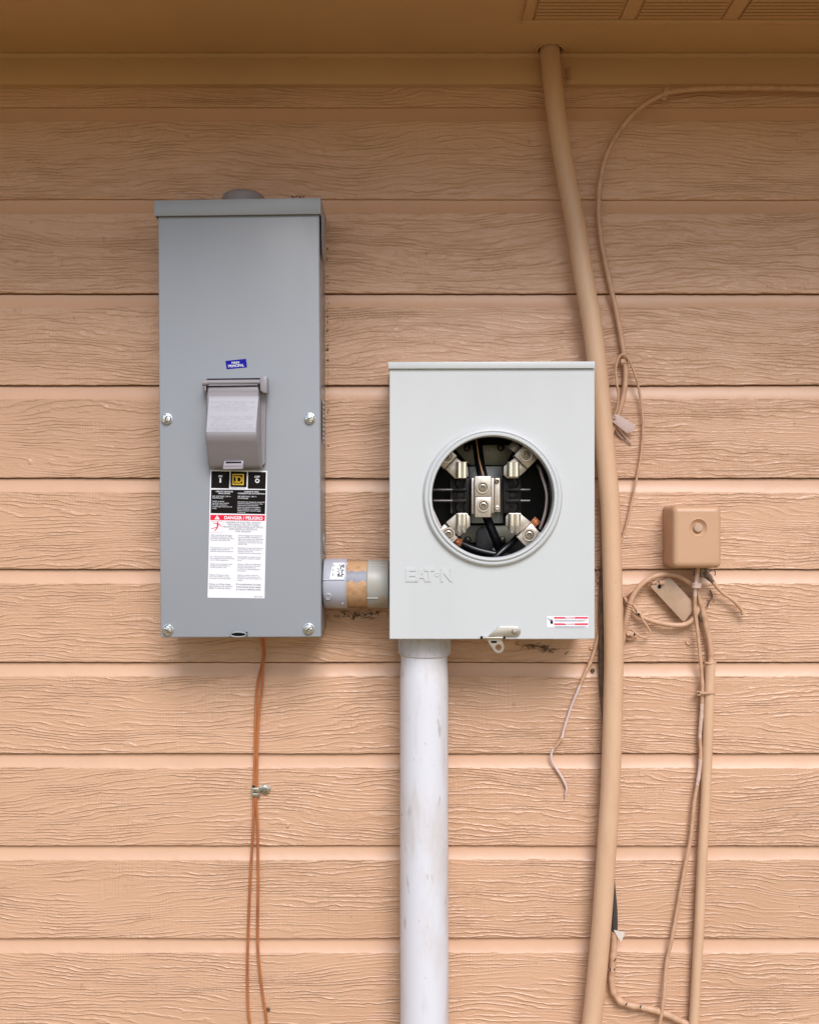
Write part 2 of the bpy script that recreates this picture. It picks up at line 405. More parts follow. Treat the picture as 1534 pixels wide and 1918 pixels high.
# frieze board with a caulk bead along its top
def wavy_tube(bb, x0, x1, z, d, r, mi=0):
    pts = [(x0 + (x1-x0)*i/160, -d, z + .0006*noise.noise(Vector((i*.35, z, 0)))) for i in range(161)]
    bb.tube(pts, [r*(1+.25*noise.noise(Vector((i*.6, 3, z)))) for i in range(161)], seg=8, sub=2, mi=mi)
zb_fr = P(0, 157.5, .020).z
b = B(); b.box((0, -.010, (zb_fr+top_z)/2+.01), (4.8, .020, top_z-zb_fr+.02), bev=.0012)
wavy_tube(b, -.7, .7, top_z-.0018, .0190, .0048)
b.done('frieze_board', M_TRIM, house)
# soffit sheet with the round hole for the conduit, vent below it
HX, HY = P(1030, 92, .033).x, -.033
OVER = .40  # eave depth set by how far its shade reaches down the wall
b = B()
hole = [(HX + .0150*math.cos(a)*(1+.06*math.sin(5*a)), HY + .0150*math.sin(a)*(1+.08*math.cos(7*a))) for a in [2*math.pi*i/48 for i in range(48)]]
def soffit_ring(z, zz):
    # ring of faces between the hole and a small square, then four big quads
    s_ = .018
    sq = []
    for i in range(48):
        a = 2*math.pi*i/48; c_, n_ = math.cos(a), math.sin(a); k_ = s_/max(abs(c_), abs(n_))
        sq.append((HX + c_*k_, HY + n_*k_))
    vi = [b.bm.verts.new((x, y, z)) for x, y in hole]; vo = [b.bm.verts.new((x, y, z)) for x, y in sq]
    for i in range(48):
        j = (i+1) % 48; b.bm.faces.new((vi[i], vi[j], vo[j], vo[i]))
    vt = [b.bm.verts.new((x, y, z+zz)) for x, y in hole]
    for i in range(48):
        j = (i+1) % 48; f = b.bm.faces.new((vi[i], vt[i], vt[j], vi[j]))
    for (x0, y0, x1, y1) in ((-2.4, -OVER, HX-s_, .0), (HX+s_, -OVER, 2.4, .0), (HX-s_, -OVER, HX+s_, HY-s_), (HX-s_, HY+s_, HX+s_, .0)):
        b.quadw([(x0, y0, z), (x0, y1, z), (x1, y1, z), (x1, y0, z)])
soffit_ring(top_z, .009)
sof = b.done('soffit', M_TRIM, house)
b = B(); b.box((0, -OVER/2, top_z+.06), (4.8, OVER, .10)); b.done('eave_core', M_DARK, house, smooth=0)
b = B(); b.box((0, -OVER-.012, top_z+.055), (4.8, .022, .15), bev=.002); b.done('shading_fascia', M_TRIM, house)  # unseen fascia, added with the roof for shading
b = B()
b.quadw([(-2.5, -OVER-.06, top_z+.14), (2.5, -OVER-.06, top_z+.14), (2.5, 2.5, top_z+1.2), (-2.5, 2.5, top_z+1.2)])  # unseen roof slope, put beyond the eave for its shading
b.done('shading_roof', M_ROOF, house, smooth=0)
def vent():
    b = B(); z0 = top_z
    vx0 = P(977, 39, 0).x * 1.287/1.4; vx1 = vx0 + .405; dy0 = .110; dy1 = .110+.20
    h = .0045
    def bar(x0, x1, d0, d1, hh=h, mi=0):
        b.box(((x0+x1)/2, -(d0+d1)/2, z0-hh/2), (x1-x0, d1-d0, hh), bev=.0009, mi=mi)
    bar(vx0, vx1, dy0, dy0+.011); bar(vx0, vx1, dy1-.011, dy1)
    bar(vx0, vx0+.011, dy0+.0115, dy1-.0115); bar(vx1-.011, vx1, dy0+.0115, dy1-.0115)
    gx = [vx0+.011, vx0+.1135, vx0+.130, vx0+.232, vx0+.249, vx1-.011]
    for k in (1, 3): bar(gx[k], gx[k+1], dy0+.0115, dy1-.0115, .0030)
    b.box(((vx0+vx1)/2, -(dy0+dy1)/2, z0-.0004), (vx1-vx0-.003, dy1-dy0-.003, .0006), mi=0)
    for k in (0, 2, 4):
        d = dy0+.016
        while d < dy1-.02:
            rot = Matrix.Rotation(R(9), 3, 'X')
            b.box(((gx[k]+gx[k+1])/2, -d, z0-.0024), (gx[k+1]-gx[k]-.006, .0080, .0009), mi=0, rot=rot)
            d += .0082
    return b.done('soffit_vent', M_TRIM, sof)
vent()

# ---------------------------------------------------------------- breaker enclosure (left, dark grey)
PD = .100
breaker = thing('breaker_enclosure', P(450, 1194, .05), 'tall narrow dark grey metal breaker box with hinged hatch and danger sticker', 'electrical box')
b = B()
b.prism([(298.5, 400), (597.5, 396), (600.5, 1192), (302.5, 1192.5)], .084, .0095, bev=.0010, mi=0, px_d=PD)
b.done('body', [M_GREYSIDE], breaker)
b = B()
b.prism([(296.5, 402), (598.2, 399), (601.8, 1193.5), (301.0, 1194.5)], PD, .0845, bev=.0016, seg=3)
b.done('front_cover', M_GREY, breaker)
b = B()   # rain cap: front lip, top plate and side lips
b.prism([(289, 375), (600.8, 370.2), (601.2, 400.6), (289.6, 404.6)], .1045, .1022, bev=.0006)
b.prism([(289, 375), (600.8, 370.2), (600.8, 373.0), (289, 377.8)], .1020, .0095, px_d=.1045)
b.prism([(598.6, 373.2), (601.0, 373.2), (601.2, 400.6), (598.8, 400.6)], .1018, .030, px_d=.1045)
b.prism([(289.2, 378), (291.6, 378), (292.0, 404.6), (289.6, 404.6)], .1018, .030, px_d=.1045)
b.xz([(P(601.1,0,.1045).x, P(0,400,.1045).z), (P(601.1,0,.1045).x+.0008, P(0,400,.1045).z), (P(601.1,0,.1045).x+.0008, P(0,470,.1045).z)], .095, .045)
b.done('rain_cap', M_GREY, breaker)
b = B()
hc = P(456, 360, .050); hr = 40*K(.05)
b.lathe((hc.x, hc.y, hc.z-.012), (0,0,1), [(hr, -.014), (hr, .0035), (hr*.93, .0075), (hr*.72, .0108), (hr*.4, .012), (0, .0122)], 40)
b.done('hub_plate', M_HATCH, breaker)
# cover screws
def cover_screw(px, py, ang):
    c = P(px, py, PD); r = 9.6*K(PD); b = B()
    b.lathe(c, (0,-1,0), [(r*1.12, .0002), (r*1.12, .0010), (r*1.0, .0012), (r*.98, .0030), (r*.80, .0044), (r*.4, .0051), (0, .0052)], 28)
    rot = Matrix.Rotation(ang, 3, 'Y')
    for a in (0, math.pi/2):
        b.box(c + Vector((0, -.0052, 0)), (r*1.25, .0006, r*.20), rot=Matrix.Rotation(ang+a, 3, 'Y'), mi=1 if a else 0)
    for k in range(4):
        aa = ang+.6+k*1.6
        b.box(c + Vector((math.cos(aa)*r*.55, -.0045, math.sin(aa)*r*.55)), (r*.5, .0008, r*.4), rot=Matrix.Rotation(-aa*1.7, 3, 'Y'), bev=.0002)
    b.done('screw', [M_ZINC, M_LUGD], breaker)
for a in ((313, 785, .3), (580.5, 784.5, 1.2), (315, 1180, 2.1), (578.5, 1178, .8)): cover_screw(*a)
# hinged hatch: back frame, hinge bar, door, latch
b = B()
fp = [(381, 711), (500, 708), (500.5, 737), (498, 738), (496.5, 868), (489, 873), (390, 873), (386, 740), (381.5, 738)]
b.prism(fp, PD+.008, PD+.0003, bev=.001, px_d=PD+.008)
b.prism([(487.5, 706), (500.5, 705), (500.5, 736), (494, 736), (487.5, 731)], PD+.024, PD+.0082, bev=.001)
b.prism([(381, 713), (386.5, 713), (386.5, 733), (383.5, 733)], PD+.020, PD+.0082, bev=.0008)
b.prism([(386.5, 709.5), (487.5, 708), (487.5, 713), (386.5, 714)], PD+.014, PD+.0082, bev=.0006)
b.prism([(387, 714.5), (487, 713.5), (487, 730), (388, 730)], PD+.0088, PD+.0082, mi=1)
b.prism([(387.5, 709.2), (487, 708.0), (487, 710.6), (387.5, 711.8)], PD+.0146, PD+.0141, mi=1)  # dark strip painting the shade line above the hinge bar
b.prism([(388.5, 722.5), (486.5, 721.3), (486.5, 723.3), (388.5, 724.5)], PD+.0238, PD+.0225, mi=1)  # dark strip painting the shade line below the hinge bar
hf = b.done('hatch_frame', [M_HATCH, M_INKDARK], breaker)
def door_mesh():
    b = B(); bm = b.bm
    # rows: (y_px at depth, left px, right px, offset from cover)
    rows = [(720.0, 390, 484, .0205), (724.5, 389.5, 484.5, .0225), (735.0, 389, 485, .0215), (741.5, 388.4, 484.4, .0260), (760, 388.2, 484.2, .0300), (800, 386.2, 481.8, .0375), (811, 385.8, 481.5, .0390), (818, 385.5, 481.8, .0385), (828, 386.2, 483.0, .0345), (850, 389, 486, .0245), (871, 391.5, 489.0, .0160), (876.5, 392.5, 489.8, .0125)]
    rings = []
    for y, l, r, o in rows:
        pl, pr = P(l, y, PD+o), P(r, y, PD+o)
        e = .0016
        rings.append([Vector((pl.x-.0004+.004*0, -(PD+.0086), pl.z)), Vector((pl.x-.0002, pl.y+e, pl.z)), Vector((pl.x+e*.6, pl.y+e*.15, pl.z)), Vector((pl.x+e*1.4, pl.y, pl.z)),
                      Vector((pr.x-e*1.4, pr.y, pr.z)), Vector((pr.x-e*.6, pr.y+e*.15, pr.z)), Vector((pr.x-.0002, pr.y+e, pr.z)), Vector((pr.x+.0004, -(PD+.0086), pr.z))])
    V = [[bm.verts.new(p) for p in rg] for rg in rings]
    for A, C in zip(V, V[1:]):
        for k in range(7): bm.faces.new((A[k], C[k], C[k+1], A[k+1]))
    bm.faces.new(V[0]); bm.faces.new(V[-1][::-1])
    bmesh.ops.recalc_face_normals(bm, faces=bm.faces[:])
    o = b.done('hatch_door', M_HATCH, breaker, smooth=50)
    return o
door = door_mesh()
b = B()
pl, pr = P(386, 716.5, PD+.019), P(489, 715.5, PD+.019)
b.tube([pl, pr], .0030, seg=16, sub=1)
b.tube([P(380, 717, PD+.019), P(390, 717, PD+.019)], .0036, seg=16, sub=1); b.tube([P(485, 716, PD+.019), P(494, 716, PD+.019)], .0026, seg=16, sub=1)
b.done('hinge_pin', M_HATCH, breaker)
# lettering on the door follows its slope
b = B()     # panel under the lettering, painted paler for light on the upward slope
def strip(x0, x1, y0, y1, lift, n=8, mi=0):
    prev = None
    for i in range(n+1):
        z = P(0, y0+(y1-y0)*i/n, PD+.033).z; o = PD + off_at(z) + lift
        q = [b.bm.verts.new((P(x0 - i*(1.8/n)*(1 if y1-y0 > 20 else 0), 0, PD+.033).x, -o, z)), b.bm.verts.new((P(x1 - i*(2.6/n)*(1 if y1-y0 > 20 else 0), 0, PD+.033).x, -o, z))]
        if prev: 
            f = b.bm.faces.new((prev[0], q[0], q[1], prev[1])); f.material_index = mi
        prev = q
def off_at(z):
    tab = [(741.5, .0260), (760, .0300), (800, .0375), (811, .0390)]
    zz = [(P(0, y, PD+o).z, o) for y, o in tab]
    for (z0, o0), (z1, o1) in zip(zz, zz[1:]):
        if z <= z0 and z >= z1: return o0 + (o1-o0)*(z0-z)/(z0-z1)
    return .0390 if z < zz[-1][0] else .0260
strip(390.5, 483.0, 743.5, 810, .00015)
strip(390.0, 483.4, 742.2, 743.4, .0006, 1, 1)  # bright edge line painted in as a highlight
b.done('lit_panel', [mat('lit hatch tone', (.345, .335, .375), .36), mat('lit hatch tone edge', (.52, .50, .54), .3)], door, smooth=0)
b = B()
def door_text(bb, txt, x0, y0, x1, y1, rot=0.3):
    bb.text(txt, x0, y0, x1, y1, PD+.030, rot=rot)
def off_at(z):
    tab = [(741.5, .0260), (760, .0300), (800, .0375), (811, .0390)]
    zz = [(P(0, y, PD+o).z, o) for y, o in tab]
    for (z0, o0), (z1, o1) in zip(zz, zz[1:]):
        if z <= z0 and z >= z1: return o0 + (o1-o0)*(z0-z)/(z0-z1)
    return .0390 if z < zz[-1][0] else .0260
for txt, x0, y0, x1, y1 in (('HANDLE AT MID - POSITION WHEN', 394, 750, 478, 753.8), ('BREAKER IS TRIPPED', 411, 755.3, 463, 759.0), ('TO RESET MOVE HANDLE TO FULL OFF', 394, 760.5, 478, 764.2), ('POSITION - THEN TO ON', 407, 765.8, 466, 769.5),
                            ('LA PALANCA EN POSICION INTERMEDIA', 394, 779.0, 477, 782.2), ('INDICA QUE EL INTERRUPTOR', 397, 784.0, 475, 787.2), ('ESTA DISPARADO PARA', 401, 789.0, 464, 792.2), ('RESTABLECER MUEVA LA PALANCA', 396, 794.5, 474, 797.7), ('A LA POSICION ABIERTO Y LUEGO', 398, 799.5, 476, 802.7), ('A CERRADO', 399, 804.8, 434, 808)):
    b.text(txt, x0, y0, x1, y1, PD+.030)
for v in b.bm.verts: v.co.y = -(PD + off_at(v.co.z) + .0005)
b.done('raised_lettering', M_HATCHTEXT, door, smooth=0)
b = B()
b.prism([(420, 863.5), (456.5, 863), (455, 878.5), (417.5, 879.2)], PD+.0215, PD+.0130, bev=.0008)
b.prism([(423.5, 864.6), (452.5, 864.2), (452.5, 867), (423.5, 867.4)], PD+.0221, PD+.0216, mi=1)
b.prism([(421, 871), (454, 870.6), (453.6, 872.2), (420.6, 872.6)], PD+.0222, PD+.0216)
b.done('hatch_latch', [mat('latch plastic', (.36, .33, .37), .35), M_INKDARK], door)
# lock tab at the bottom of the cover
b = B()
b.prism([(433.5, 1183.8), (464, 1183.8), (464, 1191.5), (433.5, 1191.5)], PD+.0004, PD+.0001, mi=1)
pts = [(P(447 + 15*math.cos(a), 1188.4 + 4.4*math.sin(a), PD+.0030)) for a in [2*math.pi*i/16 for i in range(17)]]
b.tube(pts, .0008, seg=8, sub=2)
b.done('padlock_tab', [M_GREY, M_INKDARK], breaker)
# blue sticker
b = B(); d = PD+.0003
b.sheet([(422.7, 676.0), (425.0, 691.6), (463.2, 688.0), (461.2, 672.0)], d, 0)
b.text('MAIN', 434.5, 677.0, 448.5, 681.3, d+.0002, 1, rot=-4, fat=.02)
b.text('PRINCIPAL', 428.0, 682.3, 457.5, 687.4, d+.0002, 1, rot=-4, fat=.02)
b.done('blue_sticker', [M_BLUE, M_WHITE], breaker, smooth=0)
# big warning label; coordinates measured on an enlargement of the label
def LX(x): return 380 + x/7.377
def LY(y): return 870 + y/7.377
b = B(); d0 = PD+.0003; d1 = d0+.0002; d2 = d1+.0002
WH, BK, GI, RD, YE = 0, 1, 2, 3, 4
def lsheet(pts, d, mi): b.sheet([(LX(x), LY(y)) for x, y in pts], d, mi)
def lt(txt, x0, y0, x1, y1, mi, d=d1, rot=1.0, fat=.0, align='LEFT', line=1.0): b.text(txt, LX(x0), LY(y0), LX(x1), LY(y1), d, mi, rot=rot, fat=fat, align=align, line=line)
lsheet([(108,75),(68,1840),(855,1850),(893,88)], d0, WH)
lsheet([(122,92),(116,325),(366,330),(374,97)], d1, BK)
lsheet([(388,96),(384,310),(606,314),(612,100)], d1, BK)
lsheet([(628,100),(622,334),(868,338),(876,106)], d1, BK)
lsheet([(118,347),(110,672),(862,686),(872,352)], d1, BK)
lsheet([(108,694),(106,768),(858,778),(862,702)], d1, RD)
lt('ON', 218, 146, 270, 178, WH, d2, fat=.03); lt('I', 234, 188, 256, 250, WH, d2, fat=.05)
lt('OFF', 716, 154, 790, 186, WH, d2, fat=.03); lt('O', 724, 194, 786, 256, WH, d2, fat=.05)
for q in ([(412,130),(412,146),(572,148),(572,132)], [(410,264),(410,282),(566,284),(566,266)], [(412,147),(410,263),(428,263),(430,147)], [(552,149),(550,265),(568,265),(570,149)]): lsheet(q, d2, YE)
# squared letter D inside the yellow frame
for q in ([(442,160),(442,180),(520,182),(520,162)], [(440,232),(440,252),(516,254),(518,234)], [(458,181),(457,231),(482,231),(483,181)], [(520,162),(512,184),(526,196),(546,186)], [(546,187),(527,197),(524,222),(542,232)], [(542,233),(524,222),(510,234),(516,254)]): lsheet(q, d2, YE)
lt('SQUARE D COMPANY', 392, 317, 600, 333, GI)
lt('CIRCUIT BREAKER\nENCLOSURE', 182, 364, 420, 408, WH, d2, fat=.015, align='CENTER')
lt('GABINETE PARA\nINTERRUPTOR AUTOMATICO', 488, 368, 862, 412, WH, d2, fat=.015, align='CENTER')
lt('200 AMP MAX. 240 V~\nRAINPROOF', 134, 432, 398, 472, WH, d2); lt('200 AMP MAX. 240 V~\nINTEMPERIE', 484, 434, 750, 476, WH, d2)
lt('Suitable as service\nequipment when bonded.\nFor repair, use factory\nor authorized service. Do not\nmodify.', 130, 500, 406, 620, WH, d2)
lt('Adecuado para equipo de acometida\ncuando se conecta el neutro. Para\nreparaciones use solamente\npiezas de repuesto autorizadas.\nAbra el gabinete con cuidado, y\nvuelva a colocar todas las tapas\nal terminar.', 480, 510, 856, 672, WH, d2)
lsheet([(200,700),(164,758),(238,760)], d2, WH); lt('!', 196, 722, 205, 752, RD, d2+.0002, fat=.03)
lt('DANGER / PELIGRO', 300, 716, 830, 762, WH, d2, fat=.035)
lt('HAZARD OF ELECTRIC SHOCK,\nEXPLOSION, OR ARC FLASH\nPELIGRO DE DESCARGA ELECTRICA,\nEXPLOSION O DESTELLO\nPOR ARQUEO', 284, 792, 840, 940, GI, align='CENTER', line=.95)
# figure struck by a bolt
for q in ([(206,788),(200,806),(216,808),(220,792)], [(198,808),(196,862),(214,866),(222,814)], [(150,804),(148,812),(200,822),(202,812)], [(222,812),(218,822),(258,862),(264,856)], [(196,862),(198,872),(118,892),(116,886)], [(198,868),(214,868),(176,920),(162,918)]): lsheet(q, d1, RD)
for q in ([(106,784),(106,786),(272,788),(272,786)], [(104,940),(104,942),(268,944),(268,942)], [(272,788),(268,940),(270,940),(274,788)]): lsheet(q, d1, RD)
for txt, x0, y0, x1, y1 in (('Apply appropriate personal\nprotective equipment (PPE)\nand follow safe electrical work\npractices. See NFPA 70E.', 110, 968, 438, 1060),
    ('This equipment must only be\ninstalled and serviced by\nqualified electrical personnel.', 104, 1142, 424, 1212), ('Turn off all power supplying\nthis equipment before working\non or inside equipment.', 102, 1264, 434, 1334),
    ('Always use a properly rated\nvoltage sensing device to\nconfirm power is off.', 100, 1366, 408, 1434), ('Replace all devices, doors\nand covers before turning\non power to this equipment.', 96, 1518, 396, 1588),
    ('Utilice equipo de proteccion\npersonal (EPP) apropiado y\nsiga las practicas de seguridad\nelectrica establecidas por su\ncompania, consulte la norma\nNFPA 70E.', 490, 974, 838, 1112),
    ('Solamente el personal electrico\nespecializado debera instalar y\nprestar servicio de\nmantenimiento a este equipo.', 486, 1146, 834, 1240), ('Desenergice el equipo antes\nde realizar cualquier trabajo\nen el.', 484, 1268, 800, 1334),
    ('Siempre utilice un dispositivo\ndetector de tension de valor\nnominal adecuado para\nconfirmar la desenergizacion\ndel equipo.', 482, 1370, 806, 1484), ('Vuelva a colocar todos los\ndispositivos, las puertas y las\ncubiertas antes de energizar el\nequipo.', 478, 1522, 812, 1612)):
    lt(txt, x0, y0, x1, y1, GI)
lt('Failure to follow these\ninstructions will result in\ndeath or serious injury.', 90, 1644, 412, 1722, BK)
lt('El incumplimiento de estas\ninstrucciones podra causar\nla muerte o lesiones serias.', 466, 1646, 808, 1738, BK)
lt('80273-204-01', 712, 1820, 832, 1834, GI)
b.done('warning_label', [M_WHITE, M_INKDARK, M_GREYINK, M_RED, M_YELLOW], breaker, smooth=0)
# sticker and knockout on the right side of the enclosure
SX = P(600.6, 0, PD).x + .0003
b = B()
z0, z1 = P(0, 751, .055).z, P(0, 829.5, .055).z
b.quadw([(SX, -.073, z0), (SX, -.073, z1), (SX, -.040, z1), (SX, -.040, z0)])
for k in range(9):
    zz = z0 - .004 - k*.0054
    b.quadw([(SX+.0002, -.069, zz), (SX+.0002, -.069, zz-.0022), (SX+.0002, -.044 + .006*math.sin(k*2.3), zz-.0022), (SX+.0002, -.044 + .006*math.sin(k*2.3), zz)], mi=1)
b.done('side_sticker', [M_WHITE, M_GREYINK], breaker, smooth=0)
b = B(); c = P(0, 1016, .045)
b.lathe((SX, -.045, c.z), (1,0,0), [(.0145, -.0006), (.0142, .0006), (.0132, .0008), (.0126, .0001), (.0090, .0001), (.0084, .0006), (.0078, .0001), (0, .0001)], 36)
b.done('knockout', M_GREYSIDE, breaker)

# ---------------------------------------------------------------- meter socket (light grey, round opening)
MD = .115
meter = thing('meter_socket', P(921, 1198, .06), 'light grey meter box with round opening showing the metal jaws', 'meter box')
CX, CZ = P(922.3, 930.8, MD).x, P(0, 930.8, MD).z
km = K(MD)
mx0, mx1, mz0, mz1 = P(731, 0, MD).x, P(1112.3, 0, MD).x, P(0, 1195.5, MD).z, P(0, 680, MD).z
b = B(); t_ = .0016
b.box(((mx0+mx1)/2, -.0105, (mz0+mz1)/2), (mx1-mx0, .002, mz1-mz0), mi=0)
for (xa, xb, za, zb) in ((mx0, mx0+t_, mz0, mz1), (mx1-t_, mx1, mz0, mz1), (mx0+t_, mx1-t_, mz0, mz0+t_), (mx0+t_, mx1-t_, mz1-t_, mz1)):
    b.box(((xa+xb)/2, -(.0116+MD-.0022)/2, (za+zb)/2), (xb-xa, MD-.0022-.0116, zb-za), mi=0)
body = b.done('body', M_LIGHTSIDE, meter, smooth=0)
b = B()    # inner sides and back covered by the near-black liner
for (xa, xb, za, zb) in ((mx0+t_+.0005, mx0+t_+.0009, mz0+.003, mz1-.003), (mx1-t_-.0009, mx1-t_-.0005, mz0+.003, mz1-.003)):
    b.box(((xa+xb)/2, -(.013+MD-.004)/2, (za+zb)/2), (xb-xa, MD-.004-.013, zb-za))
b.box(((mx0+mx1)/2, -.0122, (mz0+mz1)/2), (mx1-mx0-.005, .0006, mz1-mz0-.005))
b.done('inner_sheets', M_INNER, meter, smooth=0)
# cover plate with the round opening
b = B(); bm = b.bm; n = 128
r_out = 131*km
cx0, cx1, cz0, cz1 = P(729.5, 0, MD).x, P(1113.4, 0, MD).x, P(0, 1197.3, MD).z, P(0, 690.5, MD).z
def ray(a, x0, x1, z0, z1):
    c_, s_ = math.cos(a), math.sin(a); k_ = 1e9
    if c_ > 1e-9: k_ = min(k_, (x1-CX)/c_)
    if c_ < -1e-9: k_ = min(k_, (x0-CX)/c_)
    if s_ > 1e-9: k_ = min(k_, (z1-CZ)/s_)
    if s_ < -1e-9: k_ = min(k_, (z0-CZ)/s_)
    return CX + c_*k_, CZ + s_*k_
angs = sorted([2*math.pi*i/n for i in range(n)] + [math.atan2(z-CZ, x-CX) % (2*math.pi) for x in (cx0, cx1) for z in (cz0, cz1)])
rg = [(131, 0), (130.2, .0016), (128.6, .0042), (126.2, .0060), (123.2, .0064), (121.4, .0056), (120.6, .0052), (119.6, .0072), (118.0, .0080), (115.0, .0078), (113.6, .0066), (113.2, .0050), (113.4, -.010), (116, -.0102)]
bv = .0010
loops = []
for inset, dep in ((0, .014), (0, bv), (bv*.3, bv*.3), (bv, 0)):
    lp = []
    for a in angs:
        x, z = ray(a, cx0+inset, cx1-inset, cz0+inset, cz1-inset)
        lp.append(bm.verts.new((x, -(MD-dep), z)))
    loops.append(lp)
for r, h in rg:
    loops.append([bm.verts.new((CX + r*km*math.cos(a), -(MD+h), CZ + r*km*math.sin(a))) for a in angs])
for A, C in zip(loops, loops[1:]):
    for i in range(len(angs)):
        j = (i+1) % len(angs); bm.faces.new((A[i], A[j], C[j], C[i]))
bmesh.ops.recalc_face_normals(bm, faces=bm.faces[:])
cover = b.done('cover', M_LIGHT, meter, smooth=28)
for pl_ in cover.data.polygons:
    far = max(math.hypot(cover.data.vertices[i].co.x + meter.location.x - CX, cover.data.vertices[i].co.z + meter.location.z - CZ) for i in pl_.vertices)
    if far > r_out*1.02: pl_.use_smooth = False
# raised maker's letters pressed in the cover
b = B()
b.text('E', 760, 1064.5, 779, 1089.5, MD, ext=.0010, fat=.035)
b.text('A', 778, 1064.5, 801, 1089.5, MD, ext=.0010, fat=.035)
b.text('T', 795, 1064.5, 814, 1089.5, MD, ext=.0010, fat=.035)
b.lathe(P(819, 1076, MD), (0,-1,0), [(4.6*km, 0), (4.2*km, .0007), (2.4*km, .0007), (2.0*km, .0001), (0, .0001)], 20)
b.text('N', 825.5, 1064.5, 848, 1089.5, MD, ext=.0010, fat=.035)
b.done('embossed_letters', M_LIGHT, cover, smooth=20)
b = B()
b.prism([(726.8, 677.8), (1114.2, 676.8), (1114.2, 689.8), (727.2, 690.6)], MD+.0035, MD+.0012, bev=.0007)
b.prism([(726.8, 677.8), (1114.2, 676.8), (1114.2, 679.3), (726.8, 680.3)], MD+.0010, .010, px_d=MD+.0035)
b.done('top_lip', M_LIGHT, meter)
# small warning sticker
b = B(); d = MD+.0003
b.rect(1024, 1153.8, 1102, 1175.2, d, 0)
for yy in (1155.8, 1167.6):
    b.rect(1037.5, yy, 1057.5, yy+2.9, d+.0002, 1); b.rect(1076, yy, 1101, yy+2.9, d+.0002, 1)
    b.text('DANGER', 1061.5, yy+.2, 1075.5, yy+2.8, d+.0002, 1, fat=.01)
    b.sheet([(1058.7, yy), (1057.6, yy+2.8), (1060.6, yy+2.8)], d+.0002, 2)
    b.rect(1038, yy+5.6, 1098, yy+6.3, d+.0002, 3); b.rect(1040, yy+7.6, 1092, yy+8.1, d+.0002, 3)
b.lathe(P(1033, 1166, d), (0,-1,0), [(2.6*km, .0002), (0, .00025)], 16, mi=2)
b.sheet([(1025.5, 1158.5), (1031, 1163.5), (1032, 1162.4), (1026.5, 1157.8)], d+.0002, 3)
b.sheet([(1031, 1160.5), (1030.4, 1164), (1035.4, 1164), (1034.6, 1160.5)], d+.0002, 3)
b.done('small_sticker', [M_WHITE, M_RED, M_INKDARK, M_GREYINK], cover, smooth=0)
# latch
b = B()
arc = [(965.5 + 9.6*math.cos(a), 1182.6 - 9.6*math.sin(a)) for a in [R(90)-R(180)*i/12 for i in range(13)]]
b.prism([(914.5, 1191.8), (935.5, 1173.2)] + arc, MD+.0026, MD+.0006, bev=.0005)
b.lathe(P(963.5, 1182.5, MD+.0026), (0,-1,0), [(5.2*km, 0), (5.0*km, .0012), (3.6*km, .0022), (0, .0027)], 20)
b.box(P(922.8, 1194.6, MD+.0030), (46*km, .0042, 3.6*km), bev=.0005)
b.prism([(899.5, 1191.5), (904, 1191.5), (904, 1197), (899.5, 1197)], MD+.0056, MD+.0052, mi=1)
b.prism([(942, 1191.8), (946.5, 1191.8), (946.5, 1197), (942, 1197)], MD+.0056, MD+.0052, mi=1)
lat = b.done('latch', [M_NICKEL, M_INKDARK], meter)
b = B(); bm = b.bm      # hasp tab with a round hole and a slot, built as a ring of quads around the hole
hcx, hcy = 933.6, 1212.4
out = [(913.2, 1196.5), (913.2, 1200.5), (924.8, 1218)]
outer = []
N_ = 32
def tabray(a):
    # outline of the tab seen from the hole's centre
    pts = [(913.2,1196.5),(913.4,1201.0),(919,1209.6),(925.3,1219.2),(929.4,1222.5),(933.6,1223.5),(938,1222.5),(941.6,1219.6),(943.9,1215),(943.9,1210.4),(941.8,1204.0),(937.8,1196.5)]
    best = None
    dx, dy = math.cos(a), math.sin(a)
    for (x1_, y1_), (x2_, y2_) in zip(pts, pts[1:]+pts[:1]):
        ex, ey = x2_-x1_, y2_-y1_; den = dx*ey-dy*ex
        if abs(den) < 1e-9: continue
        t = ((x1_-hcx)*ey-(y1_-hcy)*ex)/den; u = ((x1_-hcx)*dy-(y1_-hcy)*dx)/den
        if t > 0 and -1e-6 <= u <= 1+1e-6 and (best is None or t < best): best = t
    return hcx+dx*best, hcy+dy*best
aa = sorted([2*math.pi*i/N_ for i in range(N_)] + [math.atan2(1196.5-hcy, 913.2-hcx) % (2*math.pi), math.atan2(1196.5-hcy, 937.8-hcx) % (2*math.pi)])
LV = []
for dd in (MD+.0015, MD-.0001):
    LV.append([bm.verts.new(P(*tabray(a), dd)) for a in aa]); LV.append([bm.verts.new(P(hcx+5.8*math.cos(a), hcy+5.8*math.sin(a), dd)) for a in aa])
for A, C in ((LV[0], LV[1]), (LV[1], LV[3]), (LV[3], LV[2]), (LV[2], LV[0])):
    for i in range(len(aa)):
        j = (i+1) % len(aa); bm.faces.new((A[i], A[j], C[j], C[i]))
bmesh.ops.recalc_face_normals(bm, faces=bm.faces[:])
b.prism([(919.5, 1200.4), (930.2, 1200.4), (930.2, 1204.4), (919.5, 1204.4)], MD+.0019, MD+.0016, mi=1)
b.done('hasp_tab', [M_NICKEL, M_INKDARK], lat)

